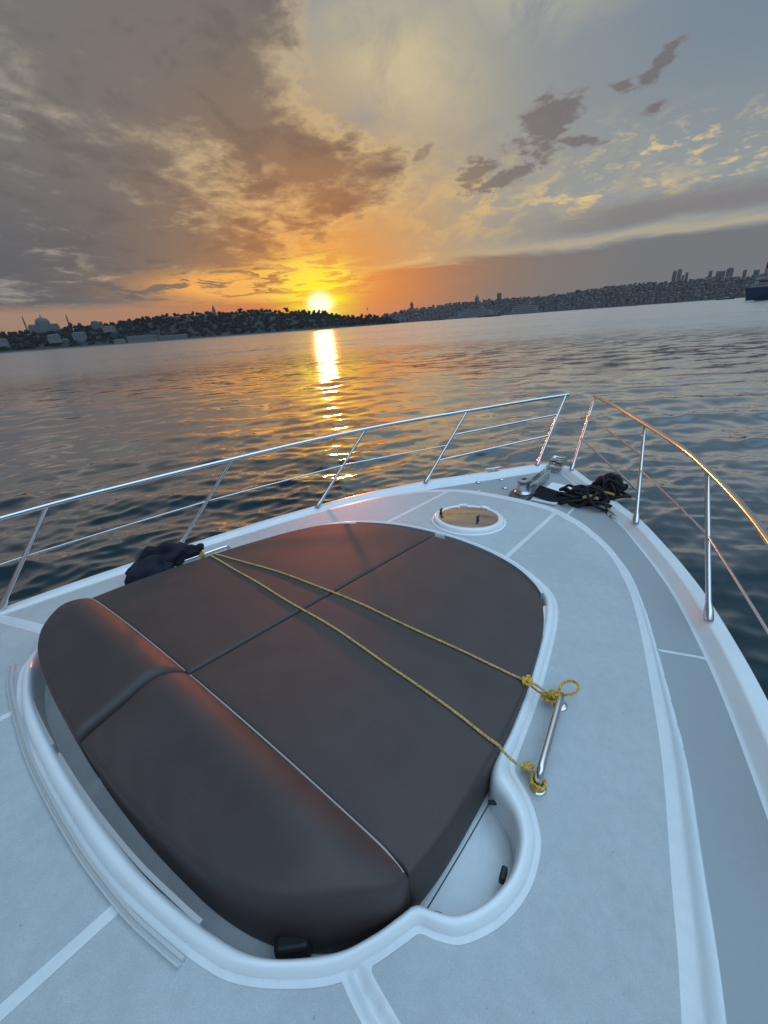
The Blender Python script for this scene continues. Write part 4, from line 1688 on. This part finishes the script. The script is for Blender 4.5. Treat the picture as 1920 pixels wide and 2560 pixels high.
spots = []
for row in range(19):
    s_ = .045 + row * .052
    n_ = 96
    for c_ in range(n_):
        px_ = 955 + 990 * (c_ + .5 + .7 * (g.random() - .5)) / n_
        spots.append((s_ + .03 * (g.random() - .5), px_, int(g.integers(0, 10)), .55 + .4 * g.random()))
mass = MB()
for q, (s_, px_, k, sc_) in enumerate(spots):
    azm = azimuth(px_)
    p = spot_r(azm, s_)
    if q < 300:
        ob = bpy.data.objects.new('house', house_protos[k])
        COL.objects.link(ob)
        ob.location = p
        ob.rotation_euler = (0, 0, azm + g.normal() * .35)
        ob.scale = (sc_, sc_, sc_)
        tag(ob, 'small pale house low on the crowded city hill across the water', 'house', 'houses low on the city hill')
    else:
        me = house_protos[k]
        co = np.empty(len(me.vertices) * 3)
        me.vertices.foreach_get('co', co)
        co = co.reshape(-1, 3) * sc_
        t_ = azm + g.normal() * .35
        co = np.stack([co[:, 0] * math.cos(t_) - co[:, 1] * math.sin(t_), co[:, 0] * math.sin(t_) + co[:, 1] * math.cos(t_), co[:, 2]], 1) + p
        b = mass.n
        mass.v.append(co)
        mass.n += len(co)
        wk = {0: k % 5, 1: 5 + k % 3, 2: 8}
        for pl in me.polygons:
            mass.f.append(tuple(i + b for i in pl.vertices))
            mass.m.append(wk[pl.material_index])
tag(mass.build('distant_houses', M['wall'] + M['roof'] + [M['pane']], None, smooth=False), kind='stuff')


# ---- landmarks on the left hill
def metres(px0, px1, dist):
    return abs(azimuth(px0) - azimuth(px1)) * dist


def mosque():
    D = 1720.0
    c = azimuth(129)
    z0 = at(129, 832, D)[2]
    W = metres(97, 172, D)
    r = far_thing('mosque', c, D, z0, 'great domed mosque with two slim minarets on the far left skyline', 'mosque')
    h1 = at(129, 815, D)[2] - z0
    mb = MB()
    mb.box((0, 0, h1 / 2 - 6), (W * .8, W, h1 + 12))
    mb.box((-W * .1, W * .36, h1 * .62), (W * .7, W * .22, h1 * 1.3))
    mb.box((-W * .1, -W * .36, h1 * .62), (W * .7, W * .22, h1 * 1.3))
    lmesh(mb, 'body', M['wall'][0], r)
    hd = at(129, 806, D)[2] - z0
    R_ = metres(111, 147, D) / 2
    mb = MB()
    mb.lathe([(R_ * 1.02, h1 - 1), (R_ * 1.02, hd), (R_ * .98, hd + .8)], (0, 0, 0), 28)
    lmesh(mb, 'drum', M['wall'][1], r, True)
    top = at(129, 793, D)[2] - z0
    mb = MB()
    mb.lathe([(R_ * math.cos(a), hd + .8 + (top - hd) * math.sin(a)) for a in np.linspace(0, 1.5, 9)], (0, 0, 0), 28)
    lmesh(mb, 'dome', M['lead'], r, True)
    for y in (-1, 1):
        mb = MB()
        mb.lathe([(R_ * .72 * math.cos(a), h1 * .72 + R_ * .6 * math.sin(a)) for a in np.linspace(0, 1.5, 7)], (-R_ * .2, y * R_ * 1.25, 0), 20)
        lmesh(mb, 'half_dome', M['lead'], r, True)
    tip = at(129, 783, D)[2] - z0
    mb = MB()
    mb.lathe([(2.0, top - 1), (1.4, top + (tip - top) * .35), (.3, tip)], (0, 0, 0), 8)
    lmesh(mb, 'finial', M['lead'], r, True)
    for pb, yb, yt in ((87, 828, 788.5), (192, 818, 784)):
        pt_ = pb - (15 if pb < 100 else 11)
        y = -(azimuth(129) - azimuth(pb - 1)) * D
        zb, zt = at(pb, yb + 4, D)[2] - z0, at(pt_, yt, D)[2] - z0
        L = zt - zb
        mb = MB()
        mb.lathe([(2.4, zb), (2.2, zb + L * .15), (1.9, zb + L * .2), (1.8, zb + L * .55), (2.7, zb + L * .57), (2.7, zb + L * .6), (1.7, zb + L * .61), (1.6, zb + L * .78), (1.9, zb + L * .80), (.15, zt)], (0, y, 0), 14)
        lmesh(mb, 'minaret', M['wall'][0], r, True)


mosque()


def block_row(name, px0, px1, ybot, ytop, D, label, cat, wallm, roofm, roof_h=3.0, depth=14.0, nwin=10, nfl=2, flat=False):
    c = azimuth((px0 + px1) / 2)
    mid_ = (px0 + px1) / 2
    z0, z1 = at(mid_, ybot, D)[2], at(mid_, ytop, D)[2]
    W = metres(px0, px1, D)
    r = far_thing(name, c, D, z0, label, cat)
    h = z1 - z0
    mb = MB()
    mb.box((0, 0, h / 2 - 4), (depth, W, h + 8))
    lmesh(mb, 'wall', wallm, r)
    mb = MB()
    if flat:
        mb.box((0, 0, h + .45), (depth + 1, W + 1, .9))
    else:
        a, b = depth / 2 + .6, W / 2 + .6
        mb.add([(-a, -b, h), (a, -b, h), (a, b, h), (-a, b, h), (0, -b + a * .8, h + roof_h), (0, b - a * .8, h + roof_h)], [(0, 1, 4), (1, 2, 5, 4), (2, 3, 5), (3, 0, 4, 5), (3, 2, 1, 0)])
    lmesh(mb, 'roof', roofm, r)
    for i in range(nfl):
        for j in range(nwin):
            mb = MB()
            y = -W / 2 + (j + .5) * W / nwin
            mb.box((-depth / 2 - .06, y, h * (i + .5) / nfl), (.3, min(1.8, W / nwin * .5), h / nfl * .5))
            lmesh(mb, 'window', M['pane'], r)
    return r


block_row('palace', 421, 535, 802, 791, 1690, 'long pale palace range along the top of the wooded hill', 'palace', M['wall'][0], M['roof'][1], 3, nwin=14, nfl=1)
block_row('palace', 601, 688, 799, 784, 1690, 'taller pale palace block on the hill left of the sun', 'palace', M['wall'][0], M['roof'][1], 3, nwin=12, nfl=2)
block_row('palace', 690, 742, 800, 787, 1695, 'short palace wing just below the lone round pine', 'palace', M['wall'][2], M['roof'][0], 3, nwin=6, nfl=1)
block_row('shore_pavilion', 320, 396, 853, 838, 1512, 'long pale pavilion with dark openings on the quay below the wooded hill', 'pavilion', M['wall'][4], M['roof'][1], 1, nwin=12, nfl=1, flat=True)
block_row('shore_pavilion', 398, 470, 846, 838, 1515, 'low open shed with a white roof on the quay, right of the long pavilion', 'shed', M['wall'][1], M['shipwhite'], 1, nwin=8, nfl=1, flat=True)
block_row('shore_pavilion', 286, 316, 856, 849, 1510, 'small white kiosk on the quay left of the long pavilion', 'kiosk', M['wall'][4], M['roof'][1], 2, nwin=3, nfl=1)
for q, (p0, p1, y0, y1, lb) in enumerate(((128, 160, 849, 838, 'pale gabled house between the trees below the mosque'), (190, 224, 848, 832, 'pale tall house among the trees right of the mosque'), (268, 300, 822, 816, 'pale house on the slope under the small domed church'),
                                       (5, 30, 857, 849, 'low pale house by the water at the far left'), (160, 178, 860, 848, 'narrow pale house on the shore below the mosque'), (30, 66, 870, 864, 'long low grey shed on the quay at the far left'))):
    block_row('shore_house', p0, p1, y0, y1, 1530 + 25 * (q % 3), lb, 'house', M['wall'][q % 3], M['roof'][q % 3], 2.5, nwin=3, nfl=1)


def domed_church():
    D = 1660.0
    c = azimuth(257)
    z0 = at(257, 815, D)[2]
    r = far_thing('domed_church', c, D, z0, 'small domed church rising from the trees right of the mosque', 'church')
    W = metres(249, 275, D)
    top = at(257, 800.5, D)[2] - z0
    mb = MB()
    mb.box((0, 0, top * .3 - 4), (W, W, top * .6 + 8))
    lmesh(mb, 'body', M['wall'][3], r)
    mb = MB()
    mb.lathe([(W * .36, top * .55), (W * .36, top * .72)] + [(W * .36 * math.cos(a), top * .72 + top * .28 * math.sin(a)) for a in np.linspace(0.05, 1.5, 7)], (0, W * .12, 0), 20)
    lmesh(mb, 'dome', M['lead'], r, True)


domed_church()


def tower(name, px, ybot, ytop, wpx, D, label, cat, prof, wallm, roofm, sides=16):
    """prof: wall radii and heights (fractions), then the roof's."""
    c = azimuth(px)
    z0, z1 = at(px, ybot, D)[2], at(px - (ybot - ytop) * .15, ytop, D)[2]
    R_ = metres(px - wpx / 2, px + wpx / 2, D) / 2
    r = far_thing(name, c, D, z0, label, cat)
    h = z1 - z0
    w, rf = prof
    mb = MB()
    mb.lathe([(R_ * a, h * b) for a, b in w], (0, 0, 0), sides)
    lmesh(mb, 'wall', wallm, r, sides > 8)
    mb = MB()
    mb.lathe([(R_ * a, h * b) for a, b in rf], (0, 0, 0), sides)
    lmesh(mb, 'roof', roofm, r, sides > 8)


tower('palace_tower', 547.5, 784, 762, 8, 1700, 'slim palace tower with a pointed spire on the hill skyline', 'tower', ([(1, -.3), (1, .5), (.85, .52), (.8, .62)], [(1.0, .62), (.55, .75), (.05, 1)]), M['wall'][0], M['lead'], 8)
tower('round_stone_tower', 1031, 772, 753.5, 7, 2620, 'round stone tower with a cone roof on the slope right of the sun', 'tower', ([(1, -.3), (1, .5), (1.18, .54), (1.18, .62), (.95, .63), (.95, .70)], [(1.1, .70), (.5, .88), (.03, 1)]), M['wall'][3], M['roof'][1], 20)
tower('stepped_tower', 1191.5, 754, 738, 9.5, 2640, 'stepped tower block tapering to a point on the city skyline', 'tower', ([(1, -.3), (1, .55), (.75, .56), (.75, .72)], [(.75, .72), (.35, .86), (.05, 1)]), M['wall'][1], M['roof'][1], 4)
tower('round_topped_tower', 1246.5, 749, 732, 11.5, 2640, 'dark tower with a rounded top standing alone on the city skyline', 'tower', ([(.9, -.3), (.9, .5), (1, .55), (1, .82)], [(1, .82), (.8, .95), (.3, 1.0)]), M['wall'][1], M['roof'][1], 8)


def high_rise(px0, px1, ybot, ytop, label, crownf=0.0):
    D = 2700.0
    mid_ = (px0 + px1) / 2
    c = azimuth(mid_)
    z0, z1 = at(mid_, ybot, D)[2], at(mid_, ytop, D)[2]
    W = metres(px0, px1, D) * .92
    r = far_thing('high_rise', c, D, z0, label, 'tower')
    h = z1 - z0
    mb = MB()
    mb.box((0, 0, h / 2 - 6), (W * .9, W, h + 12))
    lmesh(mb, 'wall', M['tower'], r)
    mb = MB()
    mb.box((0, 0, h + .5), (W * .92, W * 1.03, 1.0))
    if crownf:
        mb.box((0, W * .05, h + 1 + h * crownf / 2), (W * .5, W * .55, h * crownf))
    lmesh(mb, 'roof', M['tower'], r)
    for i in range(max(3, int(h / 4))):
        mb = MB()
        mb.box((-W * .45 - .06, 0, 2 + i * 4.0), (.2, W * .9, 1.4))
        if 2 + i * 4 < h - 1:
            lmesh(mb, 'window_band', M['pane'], r)


for a in ((1668, 1679, 712, 681, 'left half of the twin high-rise, tallest on the right skyline', .10), (1679.5, 1691, 711, 677, 'right half of the twin high-rise, with a raised roof', .08), (1692, 1699, 706, 690, 'short block tucked between the twin high-rise and the thin one'),
          (1700, 1708, 705, 683, 'thin high-rise just right of the twin towers'), (1757, 1767, 700, 679, 'narrow high-rise left of the long slab building'), (1775, 1800, 699, 680, 'long slab building on the right skyline'),
          (1800, 1819, 698, 674, 'tall broad block joined to the end of the long slab', .10), (1842, 1852, 697, 677, 'slim high-rise in the gap right of the broad block'), (1868, 1884, 697, 677, 'high-rise just left of the blue ship')):
    high_rise(*a)


def flagpole():
    D = 1560.0
    z0 = at(922, 797, D)[2]
    r = far_thing('flagpole', azimuth(922), D, z0, 'tall flagpole with a drooping flag right of the sun', 'flagpole')
    h = at(920, 768, D)[2] - z0
    mb = MB()
    mb.tube([(0, 0, 0), (0, 0, h)], [.45, .25], 6)
    lmesh(mb, 'pole', M['shipdark'], r)
    mb = MB()
    Vv = [(.2 * math.sin(k * 1.7), .2 + k * .6, h - .4 - k * .8 - j * 5.5) for k in range(6) for j in range(2)]
    Vv += [(x + .15, y, z) for x, y, z in Vv]
    Ff = [(2 * k, 2 * k + 2, 2 * k + 3, 2 * k + 1) for k in range(5)]
    Ff += [tuple(i + 12 for i in f[::-1]) for f in Ff]
    mb.add(Vv, Ff)
    lmesh(mb, 'flag', M['flag'], r)


flagpole()


# ---- vessels
def hull_mesh(L, B, H, draft=1.0, stern=.85, sheer=.12, overhang=.06):
    """Along local y: stern at -L/2, stem at L/2."""
    rings = []
    for k in np.linspace(0, 1, 15):
        y = -L / 2 + L * k
        w = B / 2 * (stern + (1 - stern) * min(1, k / .25)) if k < .25 else B / 2 * (1 - max(0, (k - .62) / .38) ** 2.0)
        w = max(w, .04)
        top = H * (1 + sheer * (max(0, k - .45) / .55) ** 2 + sheer * .5 * max(0, .3 - k))
        pts = []
        for f, zz in ((.55, -draft), (.82, 0.0), (.95, .5), (1.0, 1.0)):
            yy = y + (overhang * L * (zz if zz > 0 else 0)) * (1 if k > .55 else (-.5 if k < .12 else 0)) * (max(0, (k - .55) / .45) if k > .55 else 1)
            pts.append((w * f, yy, top * zz if zz >= 0 else zz))
        rings.append([(-x, y_, z_) for x, y_, z_ in pts[::-1]] + pts)
    mb = MB()
    mb.loft(rings, endcap=True)
    f = [tuple([i * 8 for i in (r_, r_ + 1)] + [(r_ + 1) * 8 + 7, r_ * 8 + 7]) for r_ in range(14)]
    mb.f += [tuple(q) for q in f]
    mb.m += [0] * len(f)
    return mb


def cargo_ship():
    D = 430.0
    c = azimuth(1868)
    r = far_thing('cargo_ship', c, D, SEA, 'blue hulled cargo ship with white bridge entering at the right edge', 'ship')
    L, H = 92.0, 8.4
    def shift(mb, s_=-1):
        for i, v in enumerate(mb.v):
            v = v.copy()
            v[:, 1] = -(v[:, 1] + L / 2)
            mb.v[i] = v
        mb.f = [q[::-1] for q in mb.f]
        return mb
    lmesh(shift(hull_mesh(L, 15, H, 2.0, .8, .25, .05)), 'hull', M['shipblue'], r, True, 50)
    mb = MB()
    mb.box((0, -L / 2 - 1, .15), (11.6, L * .93, .8))
    lmesh(mb, 'boot_top', M['shipred'], r)
    mb = MB()
    for k, (y0, y1, z0, z1, w) in enumerate(((1.2, 15, H, H + 3.0, 12.5), (2.4, 14, H + 3, H + 5.9, 12), (3.6, 13.5, H + 5.9, H + 8.6, 11.5), (6.2, 13, H + 8.6, H + 11.2, 13.5))):
        mb.box((0, -(y0 + y1) / 2, (z0 + z1) / 2), (w, y1 - y0, z1 - z0))
    lmesh(mb, 'bridge_house', M['shipwhite'], r)
    for z, y0, y1, w in ((H + 1.7, 2, 14, 12.5), (H + 4.5, 3, 13.5, 12), (H + 7.3, 4.2, 13, 11.5), (H + 10.1, 6.6, 12.8, 13.5)):
        for y in np.arange(y0, y1, 1.5):
            mb = MB()
            mb.box((-w / 2 - .03, -y, z), (.12, .75, .8))
            lmesh(mb, 'window', M['pane'], r)
    mb = MB()
    mb.lathe([(2.6, H + 8.6), (2.4, H + 15.5), (1.9, H + 16.0)], (0, -8.6, 0), 14)
    lmesh(mb, 'funnel', M['shipred'], r, True)
    mb = MB()
    mb.tube([(0, -10, H + 11), (0, -10, H + 19)], [.25, .12], 6)
    mb.tube([(0, -8.4, H + 17), (0, -11.6, H + 17)], .12, 5)
    lmesh(mb, 'mast', M['shipdark'], r)
    mb = MB()
    for y in np.arange(.3, 14, 1.4):
        mb.tube([(-6.6, -y, H + .2), (-6.6, -y, H + 1.4)], .06, 5)
    for z in (.8, 1.4):
        mb.tube([(-6.6, -.3, H + z), (-6.6, -14, H + z)], .05, 5)
    lmesh(mb, 'railing', M['shipwhite'], r)
    mb = MB()
    mb.tube([(-6.8, -4.5, H + 4.4), (-6.8, -6, H + 4.2), (-6.8, -9, H + 4.2), (-6.8, -10.4, H + 4.5)], [.3, 1.0, 1.0, .3], 8)
    lmesh(mb, 'lifeboat', mat('lifeboat_orange', (.16, .05, .025), .6), r, True)
    mb = MB()
    for k in range(5):
        mb.box((0, -22 - k * 12.5, H + 1.2), (10, 11.5, 2.4))
    lmesh(mb, 'hatch_cover', M['shipred'], r)
    mb = MB()
    mb.box((0, -L + 6, H + 2.2), (8, 9, 3))
    lmesh(mb, 'forecastle', M['shipblue'], r)
    # churned water at the stern
    g3 = np.random.default_rng(6)
    mb = MB()
    for _ in range(42):
        q = abs(g3.normal()) * .7
        mb.lathe([(.9 + .8 * g3.random(), -.3), (.6, .25), (.05, .42)], (-5.5 + g3.normal() * 2.0, -2.5 + q * 2.6 - 1.5 * g3.random(), .05), 7)
    ob = lmesh(mb, 'wash', M['foam'], None, True)
    ob.matrix_world = Matrix.Translation(r.location) @ Matrix.Rotation(r.rotation_euler[2], 4, 'Z')
    tag(ob, kind='stuff')


cargo_ship()


def cruise_ship(px0, px1, ytop, D, label):
    c = azimuth((px0 + px1) / 2)
    L = metres(px0, px1, D) * .97
    r = far_thing('cruise_ship', c, D, SEA, label, 'ship', None)
    H = L * .05
    lmesh(hull_mesh(L, L * .13, H, 2, .8, .15, .03), 'hull', M['cruise'], r, True, 50)
    T = at((px0 + px1) / 2, ytop, D)[2] - SEA - H
    mb = MB()
    for k, (a, b, f) in enumerate(((-.44, .34, 1.0), (-.42, .30, .96), (-.38, .26, .9), (-.30, .22, .8))):
        mb.box((0, L * (a + b) / 2, H + T * (.18 + .24 * k) * .8), (L * .12 * f, L * (b - a), T * .24 * .8))
    lmesh(mb, 'superstructure', M['cruise'], r)
    for k in range(4):
        mb = MB()
        mb.box((-L * .06 * (1.0, .96, .9, .8)[k] - .08, L * -.05, H + T * (.18 + .24 * k) * .8), (.3, L * .6, T * .07))
        lmesh(mb, 'window_band', M['pane'], r)
    mb = MB()
    mb.box((0, -L * .2, H + T * .92), (L * .05, L * .07, T * .34), taper=.8)
    lmesh(mb, 'funnel', M['cruise'], r)


cruise_ship(1122, 1242, 768, 2180, 'pale moored cruise ship, left of the two under the city hill')
cruise_ship(1262, 1352, 756, 2180, 'pale moored cruise ship, right of the two under the city hill')


def small_boat(px0, px1, D, hm, label, hullm, housem, name='ferry_boat', flip=False, cat='boat'):
    c = azimuth((px0 + px1) / 2)
    L = metres(px0, px1, D)
    r = far_thing(name, c, D, SEA, label, cat, None, math.pi if flip else 0.0)
    lmesh(hull_mesh(L, L * .24, hm, .6, .85, .35, .05), 'hull', hullm, r, True, 50)
    mb = MB()
    mb.box((0, -L * .06, hm + hm * .45), (L * .16, L * .56, hm * .95))
    mb.box((0, L * .06, hm * 2.1), (L * .13, L * .26, hm * .8))
    lmesh(mb, 'cabin', housem, r)
    for k in range(5):
        mb = MB()
        mb.box((-L * .08 - .05, -L * .28 + k * L * .1, hm * 1.45), (.2, L * .055, hm * .35))
        lmesh(mb, 'window', M['pane'], r)
        if flip:
            for v in mb.v:
                v[:, 0] *= -1
            mb2 = MB()
            mb2.v, mb2.f, mb2.m, mb2.n = mb.v, [q[::-1] for q in mb.f], mb.m, mb.n
            lmesh(mb2, 'window', M['pane'], r)
    mb = MB()
    mb.tube([(0, L * .02, hm * 2.4), (0, L * .0, hm * 3.6)], [.14, .07], 5)
    lmesh(mb, 'mast', housem, r)


small_boat(1194, 1251, 1450, 2.2, 'dark low ferry crossing in front of the moored cruise ships', M['shipdark'], M['shipdark'])
small_boat(1791, 1836, 1400, 2.4, 'white ferry with a dark hull approaching near the blue ship', M['shipdark'], M['shipwhite'], flip=True)
small_boat(1072, 1112, 1900, 2.4, 'dark barge low on the water left of the cruise ships', M['shipdark'], M['wall'][3])
small_boat(1340, 1353, 1800, 1.6, 'tiny pale launch under the stern of the right cruise ship', M['shipwhite'], M['shipwhite'])
small_boat(1574, 1592, 1800, 1.6, 'tiny pale boat off the city shore, halfway to the blue ship', M['shipwhite'], M['wall'][1])

# ------------------------------------------------------------------ haze over the strait
HZ = 5600.0
mb = MB()
mb.box((EYE[0], EYE[1], (SEA - 1.2 + 175.0) / 2), (2 * HZ, 2 * HZ, 175.0 - SEA + 1.2))
hz_m = bpy.data.materials.new('haze_air')
hz_m.use_nodes = True
ht = hz_m.node_tree
ht.nodes.clear()
ho = ht.nodes.new('ShaderNodeOutputMaterial')
hv = ht.nodes.new('ShaderNodeVolumePrincipled')
hv.inputs['Color'].default_value = (0.52, 0.58, 0.66, 1)
hv.inputs['Density'].default_value = 4.5e-5
hv.inputs['Anisotropy'].default_value = 0.2
ht.links.new(hv.outputs[0], ho.inputs['Volume'])
hzo = mb.build('haze', hz_m, None, smooth=False)
tag(hzo, kind='stuff')
